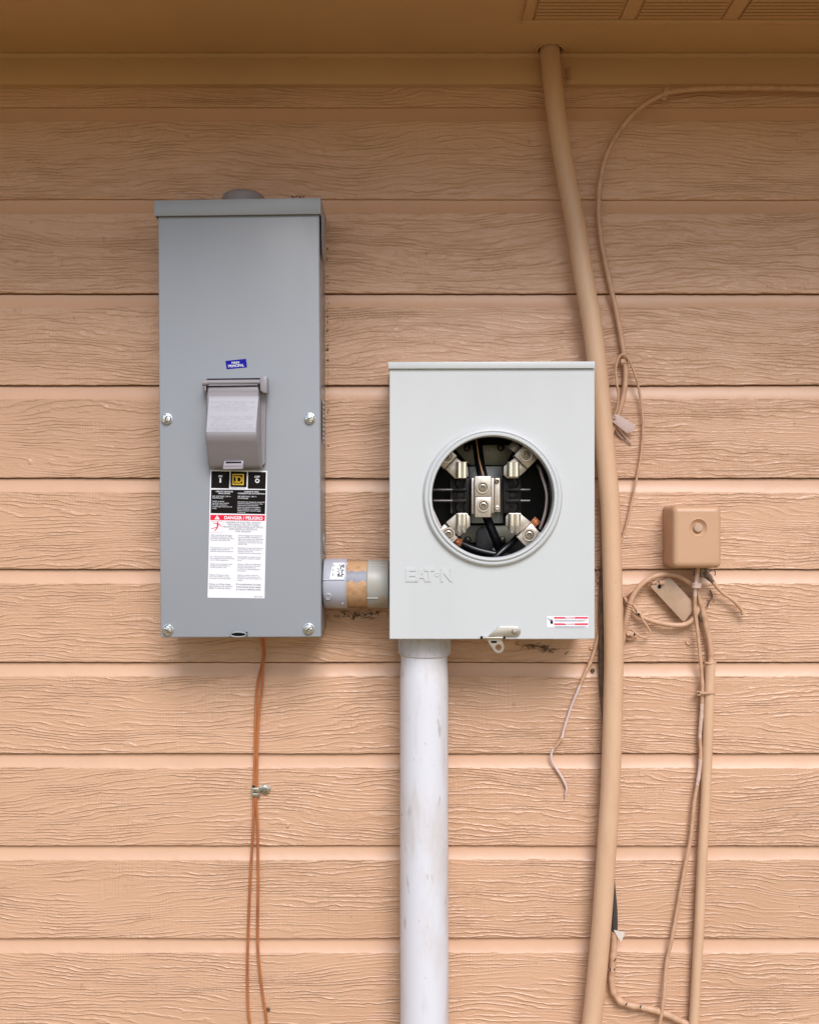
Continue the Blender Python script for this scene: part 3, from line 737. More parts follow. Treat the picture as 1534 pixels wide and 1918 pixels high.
# ---- the inside of the socket; coordinates measured on an enlargement
def ZX(x): return 780 + x/5.1133
def zp(pts): return [(ZX(x), ZX(y)) for x, y in pts]
def ZP(x, y, d): return P(ZX(x), ZX(y), d)
def zprism(bb, pts, df, db, bev=0, mi=0): bb.prism(zp(pts), df, db, bev=bev, mi=mi)
b = B()
zprism(b, [(330,272),(960,272),(860,442),(840,470),(520,470),(480,442)], .040, .036, .0006)
zprism(b, [(500,478),(820,478),(830,1022),(520,1022)], .046, .042, .0006, mi=1)
zprism(b, [(500,1044),(850,1044),(985,1140),(880,1208),(455,1208),(420,1150)], .040, .036, .0006)
zprism(b, [(620,310),(640,310),(640,336),(620,336)], .0403, .0401, mi=2); zprism(b, [(650,312),(668,312),(668,334),(650,334)], .0403, .0401, mi=2); zprism(b, [(680,312),(705,312),(705,336),(680,336)], .0403, .0401, mi=2)
for x, y in ((484, 302), (806, 300), (490, 1182), (820, 1182)):
    b.lathe(ZP(x, y, .040), (0,-1,0), [(.0046, .0001), (.0046, .0012), (.0040, .0030), (.0028, .0040), (0, .0044)], 20, mi=2)
b.done('mounting_bracket', [M_BRACKET, mat('plain steel plate', (.42, .43, .41), .35, metal=.3, var=.1), mat('dark screw', (.07, .065, .05), .3, metal=.6)], meter)
b = B()      # grey tombstone knockout tab
arc = [(650 + 78*math.cos(a), 1130 - 78*math.sin(a)) for a in [R(180)*i/16 for i in range(17)]]
zprism(b, arc + [(572, 1255), (600, 1275), (730, 1290)], .046, .0405, .001)
b.text('1', ZX(640), ZX(1180), ZX(662), ZX(1225), .0462)
b.done('ground_tab', mat('dark slate plastic', (.06, .062, .068), .4), meter)
b = B(); zprism(b, [(735,1262),(815,1262),(770,1300),(735,1296)], .042, .0405); b.done('white_chip', M_WHITE, meter)
def insulator(x0, mirror):
    b = B(); X = lambda v: x0 + (180-v if mirror else v)
    def zr(xa, ya, xb, yb, df, db, bev=.0006):
        xa, xb = sorted((X(xa), X(xb))); zprism(b, [(xa,ya),(xb,ya),(xb,yb),(xa,yb)], df, db, bev)
    zr(0, 588, 182, 932, .062, .0465)
    zr(120, 595, 175, 925, .070, .0622)
    zr(8, 690, 150, 716, .074, .0622); zr(8, 796, 150, 822, .074, .0622)
    zr(50, 724, 138, 792, .068, .0622)
    for (xa, ya, xb, yb) in ((56, 730, 130, 734), (56, 782, 130, 786), (56, 736, 60, 781), (126, 736, 130, 781)): zr(xa, ya, xb, yb, .0690, .0682, 0)
    for y in (640, 868):
        c = ZP(X(95), y, .062)
        b.lathe(c, (0,-1,0), [(.0080, .0002), (.0080, .0022), (.0066, .0036), (.0030, .0040), (.0026, .0020), (0, .0018)], 20)
        for a in (0.3, 1.87): b.box(c + Vector((0, -.0040, 0)), (.0075, .0006, .0012), rot=Matrix.Rotation(a, 3, 'Y'))
    for y in (703, 808):
        xe = X(-175) if not mirror else X(-80)
        b.tube([ZP(X(10), y, .073), ZP(xe, y, .073)], .0017, seg=10, sub=1, mi=1)
    if not mirror: b.tube([ZP(X(-2), 600, .064), ZP(X(-2), 925, .064)], .0012, seg=8, sub=1, mi=1)
    else: b.tube([ZP(X(190), 600, .064), ZP(X(190), 925, .064)], .0010, seg=8, sub=1, mi=1)
    b.done('insulator_block', [M_BLACK, mat('satin black rib', (.07, .058, .052), .3, metal=.1)], meter)
insulator(335, False); insulator(825, True)
def lug_screw(bb, x, y, d, r=60, mi=0, md=1):
    c = ZP(x, y, d); k = r*K(d)/5.1133
    bb.lathe(c, (0,-1,0), [(k*1.05, .0001), (k*1.02, .0012), (k*.96, .0022), (k*.78, .0022), (k*.74, .0012)], 32, mi=mi)
    bb.lathe(c, (0,-1,0), [(k*.74, .0012), (k*.70, .0003), (k*.58, .0003)], 32, mi=md)
    bb.lathe(c, (0,-1,0), [(k*.58, .0003), (k*.55, .0020), (k*.44, .0024)], 6, mi=mi)
    bb.lathe(c, (0,-1,0), [(k*.44, .0024), (k*.36, .0006), (0, .0004)], 6, mi=md)
b = B()
zprism(b, [(527,590),(552,590),(552,935),(527,935)], .083, .047, .0006)
zprism(b, [(718,590),(742,590),(742,925),(718,925)], .083, .047, .0006)
zprism(b, [(553.5,586),(716.5,586),(716.5,938),(553.5,938)], .082, .047, .0004)
zprism(b, [(558,572),(714,572),(714,766),(558,766)], .093, .0822, .0008)
zprism(b, [(562,771),(718,771),(714,966),(560,966)], .093, .0822, .0008)
lug_screw(b, 633, 680, .093); lug_screw(b, 640, 855, .093)
b.done('neutral_lug', [M_LUG, M_LUGD], meter)
b = B()
zprism(b, [(750,590),(800,590),(800,915),(748,915)], .078, .047, .0006)
zprism(b, [(769,650),(774,650),(774,840),(769,840)], .0788, .0781, .0002)
for x, y, m in ((768, 622, 1), (772, 877, 0)):
    b.lathe(ZP(x, y, .078), (0,-1,0), [(.0029, .0001), (.0028, .0018), (.0018, .0022), (.0014, .0008), (0, .0006)], 18, mi=m)
b.done('bonding_strap', [M_LUG, M_LUGD], meter)
def jaw(poly, seam, scr, clip, rnd):
    b = B()
    zprism(b, poly, .088, .080, .0007)
    (x0, y0), (x1, y1) = seam
    b.tube([ZP(x0, y0, .0882), ZP(x1, y1, .0882)], .0005, seg=6, sub=1, mi=1)
    # raised lug body on the outer side of the seam
    (sx, sy) = scr; ux, uy = (x1-x0), (y1-y0); L_ = math.hypot(ux, uy); ux /= L_; uy /= L_
    nx, ny = -uy, ux
    if (sx-x0)*nx + (sy-y0)*ny < 0: nx, ny = -nx, -ny
    mxs, mys = (x0+x1)/2, (y0+y1)/2; hw = L_/2
    q = [(mxs+ux*hw*s1+nx*k1, mys+uy*hw*s1+ny*k1) for s1, k1 in ((-1, 6), (1, 6), (1, 165), (-1, 165))]
    zprism(b, q, .094, .074, .0009)
    lug_screw(b, sx, sy, .094, 62)
    ob = b.done('jaw_lug', [M_LUG, M_LUGD], meter)
    c0, c1, yt, yb = clip; b = B(); wdt = (c1-c0)/2
    for k in range(2):
        cx_ = c0 + wdt*(k+.5); r = wdt*.5*K(.094)/5.1133
        a, e = ZP(cx_, yt, .0945), ZP(cx_, yb-(8 if rnd else 0), .0945)
        b.tube([a, e] if not rnd else [a, e, ZP(cx_, yb+4, .0930)], [r, r] if not rnd else [r, r, r*.5], seg=18, sub=1 if not rnd else 3)
    zprism(b, [(c0-6, yt-6), (c1+6, yt-6), (c1+6, yt+4), (c0-6, yt+4)], .0948, .0882, .0003, mi=0 if rnd else 1)
    zprism(b, [(c0-9, yt+6), (c0-2, yt+6), (c0-2, yb-6), (c0-9, yb-6)], .0940, .0882, .0002, mi=1)
    b.done('jaw_clip', [M_JAW, M_LUGD], ob)
jaw([(372,385),(490,480),(496,572),(466,595),(370,595),(272,500)], ((392,382),(270,508)), (292,385), (386,484,440,588), False)
jaw([(965,375),(1060,470),(1056,512),(965,592),(872,592),(835,560),(835,480)], ((930,378),(1060,505)), (1047,372), (876,984,440,576), False)
jaw([(372,940),(400,925),(480,925),(512,960),(512,1050),(410,1152),(282,1015)], ((272,1030),(400,1160)), (306,1125), (388,480,935,1095), True)
jaw([(855,960),(885,925),(985,925),(1100,1015),(960,1140),(855,1045)], ((1095,1020),(955,1150)), (1078,1135), (888,995,935,1098), True)
def wire(name, pts, r, mats, d=None, seg=14, **k):
    b = B(); b.tube([ZP(x, y, dd) for x, y, dd in pts], r, seg=seg, **k); return b.done(name, mats, meter)
rk = K(.07)/5.1133
wire('supply_wire', [(575,120,.060),(582,230,.062),(590,330,.066),(604,440,.072),(625,540,.078),(640,600,.080)], 48*rk, M_BLACKWIRE)
b = B(); b.tube([ZP(x, y, dd) for x, y, dd in ((570,215,.0772),(582,290,.0793),(597,400,.0840),(620,500,.0890),(640,571,.0925))], 6.5*rk, seg=8)
b.done('wire_stripe', mat('ochre stripe', (.42, .22, .10), .4), meter)
wire('supply_wire', [(670,950,.082),(690,1010,.076),(730,1110,.070),(765,1190,.066),(785,1260,.060)], 44*rk, M_BLACKWIRE)
wire('load_wire', [(372,1185,.078),(430,1215,.080),(540,1265,.084),(660,1300,.086),(780,1322,.086),(880,1330,.082)], 34*rk, M_BLACKWIRE)
wire('load_wire', [(700,1400,.090),(770,1335,.090),(850,1262,.086),(930,1190,.078),(1010,1110,.066)], 31*rk, M_BLACKWIRE)
wire('load_wire', [(1225,420,.055),(1262,560,.062),(1290,720,.066),(1285,900,.064),(1240,1060,.058)], 30*rk, M_BLACKWIRE)
wire('wire_and_glint', [(1158,470,.060),(1178,500,.072),(1205,580,.078),(1240,700,.082),(1248,800,.082),(1232,920,.080),(1205,1010,.078),(1180,1075,.074)], 15*rk, M_WIREGLINT)  # pale tube standing in for a reflection along the black wire
wire('wire_and_glint', [(130,830,.070),(160,900,.074),(195,980,.076),(232,1060,.078)], 8*rk, M_WIREGLINT)
def strands(x0, y0, x1, y1, n, w_, d, m):
    b = B(); dx, dy = x1-x0, y1-y0; L_ = math.hypot(dx, dy); nx, ny = -dy/L_, dx/L_
    for i in range(n):
        o = (i-(n-1)/2)*w_/n
        b.tube([ZP(x0+nx*o, y0+ny*o, d+.002*math.cos(o*.08)), ZP((x0+x1)/2+nx*o*1.1, (y0+y1)/2+ny*o*1.1, d+.002+.002*math.cos(o*.08)), ZP(x1+nx*o*1.15, y1+ny*o*1.15, d+.002*math.cos(o*.08))], .00075, seg=7, sub=2)
    b.done('bare_strands', m, meter)
strands(360, 1190, 430, 1210, 6, 66, .086, M_COPPER)
strands(1105, 1045, 1160, 985, 6, 66, .086, M_COPPER)
strands(985, 335, 900, 265, 6, 72, .086, mat('dull aluminium strand', (.35, .30, .26), .35, metal=.7))

# ---------------------------------------------------------------- pipe nipple between the boxes
nip = thing('pipe_nipple', P(665, 1138, .055), 'short horizontal pipe joining the two electrical boxes, half painted with stickered grey fitting', 'pipe')
nc = P(665, 1093, .055); kn = K(.055)
def NX(px): return P(px, 0, .075).x
def hcyl(name, x0, x1, r, mats, prof=None):
    b = B(); c = Vector((x0, nc.y, nc.z)); L_ = x1-x0
    b.lathe(c, (1,0,0), prof or [(0, 0), (r-.001, 0), (r, .001), (r, L_-.001), (r-.001, L_), (0, L_)], 56)
    return b, L_
x0 = P(602.5, 0, .10).x; x1 = P(649, 0, .08).x; r = .0303; L_ = x1-x0
b = B(); c0 = Vector((x0, nc.y, nc.z+.0002))
b.lathe(c0, (1,0,0), [(0, .0002), (r*.97, .0002), (r*.985, .001), (r, .003), (r, L_-.0022), (r*1.02, L_-.0018), (r*1.02, L_-.0002), (r*.94, L_), (.026, L_)], 64)
b.tube([c0 + Vector((.0006, -math.cos(R(12))*r, math.sin(R(12))*r)), c0 + Vector((L_-.002, -math.cos(R(12))*r, math.sin(R(12))*r))], .0011, seg=8, sub=1)
b.lathe(c0 + Vector((.0065, -math.cos(R(-27))*r*.985, math.sin(R(-27))*r)), (0, -math.cos(R(27)), -math.sin(R(27))), [(.0046, 0), (.0045, .0010), (.0038, .0016), (.0034, .0012), (0, .0012)], 24)
b.lathe(c0 + Vector((L_-.005, -math.cos(R(-50))*r*.985, math.sin(R(-50))*r)), (0, -math.cos(R(50)), -math.sin(R(50))), [(.0018, 0), (.0016, .0010), (0, .0013)], 14)
fit = b.done('fitting', M_PVCGREY, nip, label='blue grey plastic fitting with a white code sticker')
b = B()     # sticker wrapped on the fitting
def wrap(bb, xa, xb, a0, a1, rr, mi, n=8, skew=0.0):
    prev = None
    for i in range(n+1):
        a = R(a0+(a1-a0)*i/n); s_ = skew*i/n
        q = [bb.bm.verts.new((c0.x+xa+s_, c0.y-math.cos(a)*rr, c0.z+math.sin(a)*rr)), bb.bm.verts.new((c0.x+xb+s_, c0.y-math.cos(a)*rr, c0.z+math.sin(a)*rr))]
        if prev:
            f = bb.bm.faces.new((prev[0], prev[1], q[1], q[0])); f.material_index = mi
        prev = q
wrap(b, .0085, .0255, 14, 58, r+.0004, 0, skew=.0035)
rs = random.Random(3)
for i in range(9):
    for j in range(5):
        if rs.random() < .62: wrap(b, .0175+j*.0016, .0175+(j+.9)*.0016, 19+i*3.6, 19+(i+.8)*3.6, r+.0006, 1, n=2)
for i in range(3): wrap(b, .0120, .0128, 20+i*12, 27+i*12, r+.0006, 1, n=2)
b.done('code_sticker', [M_WHITE, M_INKDARK], fit, smooth=0)
x2 = P(687, 0, .08).x
b = B(); L2 = x2-x1+.002
rr = .0276
segs = [(0, 0, rr), (1, 1, rr)]
n = 240; rows = 44; ringv = []
for i in range(rows+1):
    ringv.append([b.bm.verts.new((x1-.001+L2*i/rows, nc.y+rr*math.cos(2*math.pi*k/n), nc.z+rr*math.sin(2*math.pi*k/n))) for k in range(n)])
for i in range(rows):
    for k in range(n):
        f = b.bm.faces.new((ringv[i][k], ringv[i+1][k], ringv[i+1][(k+1)%n], ringv[i][(k+1)%n]))
        a = math.degrees(math.atan2(math.sin(2*math.pi*(k+.5)/n), -math.cos(2*math.pi*(k+.5)/n)))
        e = 7*noise.noise(Vector((i*.13, 2, 0))) + 3*noise.noise(Vector((i*.5, 5, 0))) + 1.5*noise.noise(Vector((i*1.1, k*.3, 0)))
        f.material_index = 1 if 9+e*1.4 < a < 36+e else 0
b.done('pipe', [M_PIPETAN, M_PIPEBLUE], nip, label='pipe band half covered in tan paint')
x3 = P(728.5, 0, .10).x; L3 = x3-x2; r3 = .0294
b = B(); c3 = Vector((x2, nc.y, nc.z-.0004))
b.lathe(c3, (1,0,0), [(.026, 0), (r3*.97, 0), (r3, .001), (r3, L3-.002), (r3*.99, L3-.0015), (r3*.9, L3-.0003), (0, L3-.0003)], 64)
b.tube([c3 + Vector((.0005, -math.cos(R(-32))*r3, math.sin(R(-32))*r3)), c3 + Vector((.0135, -math.cos(R(-32))*r3, math.sin(R(-32))*r3))], .0009, seg=8, sub=1)
b.tube([c3 + Vector((.0005, -math.cos(R(50))*r3, math.sin(R(50))*r3)), c3 + Vector((L3-.003, -math.cos(R(50))*r3, math.sin(R(50))*r3))], .0008, seg=8, sub=1)
b.done('fitting', M_PVCOLD, nip, label='stained beige fitting at the lighter box')

# ---------------------------------------------------------------- white riser pipe under the meter box
riser = thing('conduit_riser', (P(795, 0, .057).x, -.057, 0), 'thick dirty white plastic pipe standing below the light grey meter box', 'pipe')
rc = P(795.2, 0, .057); kr = K(.030)
z_t, z_c = P(0, 1197.5, .1).z, P(0, 1231, .075).z
rp = .0295
b = B(); n = 64; prof = [(z_t+.002, rp*.93), (z_c+.004, rp*.955), (z_c-.008, rp*.962), (z_c-.020, rp*.985), (z_c-.032, rp), (z_c-.06, rp)]
z = z_c-.06
while z > .02: z -= .05; prof.append((max(z, .0), rp*(1+.004*math.sin(z*9))))
ringv = [[b.bm.verts.new((rc.x + r_*math.cos(2*math.pi*k/n) + .0006*math.sin(z_*4), -.057 + r_*math.sin(2*math.pi*k/n), z_)) for k in range(n)] for z_, r_ in prof]
for A, C in zip(ringv, ringv[1:]):
    for k in range(n): b.bm.faces.new((A[k], A[(k+1)%n], C[(k+1)%n], C[k]))
bmesh.ops.recalc_face_normals(b.bm, faces=b.bm.faces[:])
b.done('pipe', M_PVC, riser)
b = B(); rcl = .0304
b.lathe((rc.x, -.057, z_c), (0,0,1), [(.0270, .0), (rcl*.97, .0), (rcl, .0012), (rcl*1.01, z_t-z_c-.0005), (.027, z_t-z_c-.0003)], 64)
for k in range(20):
    a = 2*math.pi*k/20 + .05
    b.box((rc.x + math.cos(a)*rcl, -.057 + math.sin(a)*rcl, (z_c+z_t)/2+.001), (.0030, .0016, z_t-z_c-.004), rot=Matrix.Rotation(a, 3, 'Z'), bev=.0004)
b.done('collar', M_COLLAR, riser)

def extend(pts):
    step = pts[-1]-pts[-2]; step = step.normalized()*.06
    while pts[-1].z > .08:
        step.x *= .85; pts.append(pts[-1] + step)
# ---------------------------------------------------------------- bent tan conduit through the soffit
cp = [(1029.5, 80, .033), (1031, 120, .033), (1044.5, 236, .034), (1058.5, 320, .035), (1077, 420, .036), (1091, 510, .037), (1107, 600, .037), (1118.5, 690, .036), (1129, 800, .036), (1138.5, 900, .035), (1143.5, 970, .035), (1147, 1100, .034), (1149, 1210, .034), (1148, 1300, .034), (1145.5, 1400, .035), (1141.5, 1500, .036), (1135, 1600, .036), (1128.5, 1700, .036), (1120, 1800, .036), (1109, 1905, .036), (1098, 2000, .036)]
b = B(); pts = [P(x, y, d) for x, y, d in cp]
pts[0] = Vector((HX, HY, top_z+.02)); extend(pts)
b.tube(pts, .0121, seg=28, sub=8)
b.solo('bent_conduit', M_PAINTPIPE, 'thick tan painted conduit bending down from the eave beside the meter box', 'conduit')
# caulk ring at the soffit hole
b = B(); q = []
for i in range(22):
    a = R(-60) + 2*math.pi*i/26; q.append((HX + .0172*math.cos(a)*(1+.06*math.sin(3*a+1)), HY + .0172*math.sin(a), top_z-.0008))
b.tube(q, [.0010 + .0010*abs(noise.noise(Vector((i*.9, 0, 0)))) for i in range(22)], seg=7, sub=4)
b.done('caulk_bead', M_TRIM, sof)

# ---------------------------------------------------------------- painted coax at upper right
def path(pts): return [P(x, y, d) for x, y, d in pts]
b = B()
tp = path([(1700, 170, .026), (1534, 166.5, .027), (1420, 164.5, .027), (1330, 165.5, .027), (1275, 169, .028), (1244, 176, .028), (1205, 197, .027), (1168, 234, .026), (1139, 282, .024), (1124, 335, .021), (1120, 395, .019), (1126, 455, .018), (1139, 520, .017), (1154, 585, .017), (1165, 645, .017), (1171, 690, .017), (1169, 730, .017), (1158, 775, .016), (1144, 812, .0145), (1136, 850, .0145), (1134, 900, .0145)])
b.tube(tp, [.0034]*len(tp), seg=12, sub=8)
b.solo('coax_cable', M_PAINTCABLE, 'thick tan painted cable arching from under the frieze down behind the bent conduit', 'cable')
def clip_at(name, px, py, d, w_, h_, ang, label):
    b = B(); c = P(px, py, d); rot = Matrix.Rotation(R(ang), 3, 'Y')
    b.box(c, (w_*K(d), .0066, h_*K(d)), bev=.0008, rot=rot)
    off = rot @ Vector((0, .002, -h_*K(d)*.62))
    b.box(c+off, (w_*K(d)*.9, .0052, h_*K(d)*.35), bev=.0006, rot=rot)
    b.lathe(c+off+Vector((0, -.0026, 0)), (0,-1,0), [(.0016, 0), (.0014, .0010), (0, .0013)], 12)
    return b.solo(name, M_PAINTCABLE, label, 'clip', 'tan cable clips')
clip_at('cable_clip', 1246, 173, .028, 9, 17, 12, 'tan clip holding the thick cable just under the frieze board')
clip_at('cable_clip', 1168, 677, .018, 13, 9, -4, 'tan clip where the thick cable and thin wire cross, above the paper tag')
# thin wire crossing at the clip
b = B()
tw = path([(1148, 782, .020), (1155, 765, .022), (1157.5, 740, .023), (1153.5, 710, .024), (1153.5, 685, .024), (1159, 669, .024), (1167, 664, .025), (1176, 672, .024), (1190, 705, .021), (1199, 745, .018), (1203.5, 790, .0165), (1202, 835, .0155), (1196, 875, .015), (1188, 915, .015), (1178, 962, .014), (1166, 1005, .0135), (1155, 1030, .0135)])
b.tube(tw, .00155, seg=9, sub=6, wob=.0003)
b.solo('thin_wire', M_PAINTCABLE, 'thin tan wire looping right of the bent conduit from its clip', 'wire')
b = B()
b.prism([(1146, 781), (1150, 777.5), (1155.5, 775.5), (1191, 797), (1188, 802), (1182.5, 810.5), (1178, 809.5), (1174, 812), (1168, 806.5), (1146.5, 790)], .0225, .0219, bev=.0001)
b.tube(path([(1150, 796, .016), (1160, 806, .017), (1171, 819, .015), (1182, 831, .012)]), .0011, seg=7, mi=0)
b.tube(path([(1149, 799, .015), (1157, 812, .014), (1166, 822, .013)]), .0008, seg=7, mi=0)
b.tube(path([(1147, 780, .021), (1150, 784, .0240), (1153, 782, .0240), (1151, 778, .023)]), .0009, seg=7, mi=0)
b.solo('paper_tag', [mat('dusty paper tag', (.56, .42, .38), .7, var=.1, vscale=120)], 'small pale pinkish tag tied on the thin wire beside the bent conduit', 'tag')

# ---------------------------------------------------------------- phone junction box
jb = thing('junction_box', P(1300, 1064, .03), 'small square tan plastic utility box with one round screw on its lid', 'utility box')
JX0, JX1 = P(1241.0, 0, .0095).x, P(1352.5, 0, .060).x
JZ1, JZ0 = P(0, 946.5, .060).z, P(0, 1064.5, .060).z
b = B(); bm = b.bm
def rrect(x0, x1, z0, z1, r, n=8):
    o = []
    for cx_, cz_, a0 in ((x1-r, z1-r, 0), (x0+r, z1-r, 90), (x0+r, z0+r, 180), (x1-r, z0+r, 270)):
        for k in range(n+1):
            a = R(a0 + 90*k/n); o.append((cx_ + r*math.cos(a), cz_ + r*math.sin(a)))
    q = []
    for p, p2 in zip(o, o[1:]+o[:1]):
        q.append(p)
        if math.hypot(p2[0]-p[0], p2[1]-p[1]) > .02:
            for k in range(1, 12): q.append((p[0]+(p2[0]-p[0])*k/12, p[1]+(p2[1]-p[1])*k/12))
    return q
lvs = [(.0, .0095), (.0, .0300), (.0007, .0303), (.0007, .0312), (.0, .0315), (.0, .0510), (.0004, .0540), (.0014, .0566), (.0030, .0586), (.0050, .0596), (.0072, .0600)]
rings = []
for ins, d in lvs:
    tp_ = .0010*(d/.06)
    rings.append([bm.verts.new((x, -d, z)) for x, z in rrect(JX0+ins+tp_*.4, JX1-ins-tp_*.4, JZ0+ins, JZ1-ins-tp_*.4, max(.0062-ins*.55, .0016))])
for A, C in zip(rings, rings[1:]):
    for i in range(len(A)): bm.faces.new((A[i], A[(i+1)%len(A)], C[(i+1)%len(A)], C[i]))
# lid face with a dished screw recess
sc_c = P(1307.5, 988.5, .060); nr = len(rings[-1])
def ringat(r_, h_): 
    o = []
    for v in rings[-1]:
        a = math.atan2(v.co.z-sc_c.z, v.co.x-sc_c.x); o.append(bm.verts.new((sc_c.x + r_*math.cos(a), -.0600-h_, sc_c.z + r_*math.sin(a))))
    return o
prev = rings[-1]
for r_, h_ in ((.0118, 0), (.0108, .0002), (.0100, -.0004), (.0078, -.0034), (.0060, -.0040)):
    cur = ringat(r_, h_)
    for i in range(nr): bm.faces.new((prev[i], prev[(i+1)%nr], cur[(i+1)%nr], cur[i]))
    prev = cur
bm.faces.new(prev)
bmesh.ops.recalc_face_normals(bm, faces=bm.faces[:])
lid = b.done('lid', M_BOXPAINT, jb, smooth=40)
for pl_ in lid.data.polygons:
    if abs(pl_.normal.y) > .999 and pl_.area > 1e-6: pl_.use_smooth = False
b = B(); b.lathe((sc_c.x, -.0560, sc_c.z), (0,-1,0), [(.0056, 0), (.0055, .0034), (.0047, .0044), (0, .0046)], 24)
b.done('screw', M_TAGPAINT, lid)
b = B(); 
for (xa, xb, w_) in ((1297, 1302, 9), (1312, 1319, 12), (1321, 1328, 8)):
    p0 = P(xa, 1062, .030); p1 = P(xa+2, 1062+w_+7, .028)
    b.tube([p0, p1], (xb-xa)*.5*K(.03), seg=10, sub=1)
b.tube(path([(1316, 1076, .026), (1326, 1078, .026), (1331, 1084, .025)]), .0030, seg=8)
b.tube(path([(1326, 1072, .024), (1334, 1068, .024), (1339, 1072, .023), (1338, 1078, .022)]), .0007, seg=6)
b.done('cable_gland', [mat('grimy metal', (.28, .20, .16), .5, c2=(.08, .05, .045), vscale=220, metal=.2)], jb)

# cables leaving the junction box
b = B()
b.tube(path([(1307, 1058, .034), (1306.5, 1070, .034), (1304, 1086, .033), (1302, 1100, .031), (1300.8, 1120, .028), (1301.5, 1142, .026), (1303.5, 1162, .0245), (1306.5, 1190, .0235), (1309.5, 1220, .0225), (1312, 1244, .0215), (1314, 1270, .021), (1314.8, 1296, .021), (1313.6, 1330, .020), (1310.6, 1365, .0195), (1310, 1385, .0192), (1312, 1410, .019), (1310.6, 1436, .0188), (1305, 1470, .0185), (1300, 1505, .0185), (1295, 1548, .018), (1287.5, 1598, .0175), (1276, 1656, .017), (1268, 1704, .017), (1259.5, 1750, .017), (1250.5, 1790, .017), (1245.5, 1822, .018), (1243, 1861, .020), (1239.5, 1893, .0215), (1234, 1925, .021), (1226, 1990, .020)]),
       .0024, seg=10, sub=6, wob=.0006, mif=lambda t: 1 if (.53 < t < .585 or .40 < t < .475 or .045 < t < .13) else 0)
b.solo('drop_cable', [M_PAINTCABLE, M_PALECABLE], 'slim patchy cable hanging from the utility box and wandering left at the bottom', 'cable')
b = B()
b.tube(path([(1309, 1060, .026), (1308, 1085, .026), (1306, 1105, .026), (1309, 1122, .023), (1314, 1138, .021), (1319, 1155, .020), (1323, 1175, .0195), (1328, 1200, .019), (1331, 1222, .0185), (1331, 1245, .0180), (1330, 1270, .018)]), [.0026, .0026, .0028, .0030, .0040, .0041, .0040, .0041, .0040, .0039, .0038], seg=12, sub=6, wob=.0005)
b.solo('thick_cable', M_PAINTCABLE, 'thicker lumpy tan cable running from the utility box into the slim pipe', 'cable')
b = B()
b.tube(path([(1308, 1100, .022), (1309, 1120, .021), (1308.5, 1140, .020), (1312, 1158, .019), (1316, 1163, .0175), (1319, 1156, .0150)]), .0017, seg=8, wob=.0004)
b.tube(path([(1329, 1105, .014), (1333, 1117, .014), (1327, 1128, .0145), (1324, 1137, .014)]), .0010, seg=6, wob=.0006)
b.solo('dark_wire', M_BROWNCABLE, 'short dark wire tucked between the two cables under the utility box', 'wire')
b = B()
b.tube(path([(1318, 1078, .024), (1327, 1083, .024), (1337, 1092, .023), (1347, 1105, .022), (1357, 1114, .021), (1368, 1121, .021), (1379, 1131, .020), (1387, 1141, .019), (1391.5, 1150, .018)]), [.0024, .0030, .0026, .0023, .0026, .0024, .0026, .0026, .0028], seg=10, sub=5, wob=.0008, mif=lambda t: 1 if t < .22 else 0)
b.solo('cut_cable', [M_PAINTCABLE, M_BROWNCABLE], 'short cut off cable end curling to the right under the utility box', 'cable')
b = B(); c = P(1303.5, 1097.5, .031)
b.lathe(c - Vector((0,0,.0026)), (0.04,0,1), [(.0052, 0), (.0060, .0004), (.0060, .0048), (.0052, .0052)], 20)
b.lathe(c - Vector((0,0,.0024)), (0.04,0,1), [(.0054, .0040), (.0066, .0044), (.0066, .0058), (.0050, .0060), (.0, .0060)], 20)
b.solo('tie_band', M_PALECABLE, 'pale plastic band around the cables just below the utility box', 'band')
# slim pipe and its zip tie
b = B()
sp_ = path([(1330, 1241, .020), (1329, 1270, .020), (1327.5, 1300, .020), (1324.5, 1400, .020), (1320.5, 1500, .020), (1315, 1600, .020), (1308, 1750, .020), (1299.5, 1905, .020), (1292, 2020, .020)]) 
extend(sp_)
b.tube(sp_, .0063, seg=20, sub=5)
q = [P(1330 + 10.2*math.cos(a), 1241.5 + 1.0*math.sin(a), .020 + .0066*math.sin(a)) for a in [2*math.pi*i/14 for i in range(15)]]
b.tube(q, .0010, seg=6, sub=2)
b.solo('slim_conduit', M_PAINTPIPE, 'slim tan pipe rising at the right and ending below the utility box', 'conduit')
b = B()
b.box(P(1308, 1298.5, .0250), (7*K(.025), .004, 8*K(.025)), bev=.0005)
b.lathe(P(1308, 1298, .0272), (0,-1,0), [(.0013, 0), (.0011, .0006), (0, .0007)], 10, mi=1)
b.tube(path([(1311, 1298.2, .0270), (1320, 1298.0, .0278), (1329, 1298.4, .0278), (1336, 1299, .0245), (1338.3, 1299.5, .0200), (1334, 1299.5, .0140), (1322, 1299, .0135), (1308, 1298.5, .0140), (1303.5, 1298, .0190), (1305, 1298, .0240)]), .0016, seg=8, flat=.45)
b.solo('zip_tie', [M_PAINTCABLE, M_DARK], 'tan zip tie strapping the slim cable to the slim pipe', 'zip tie')

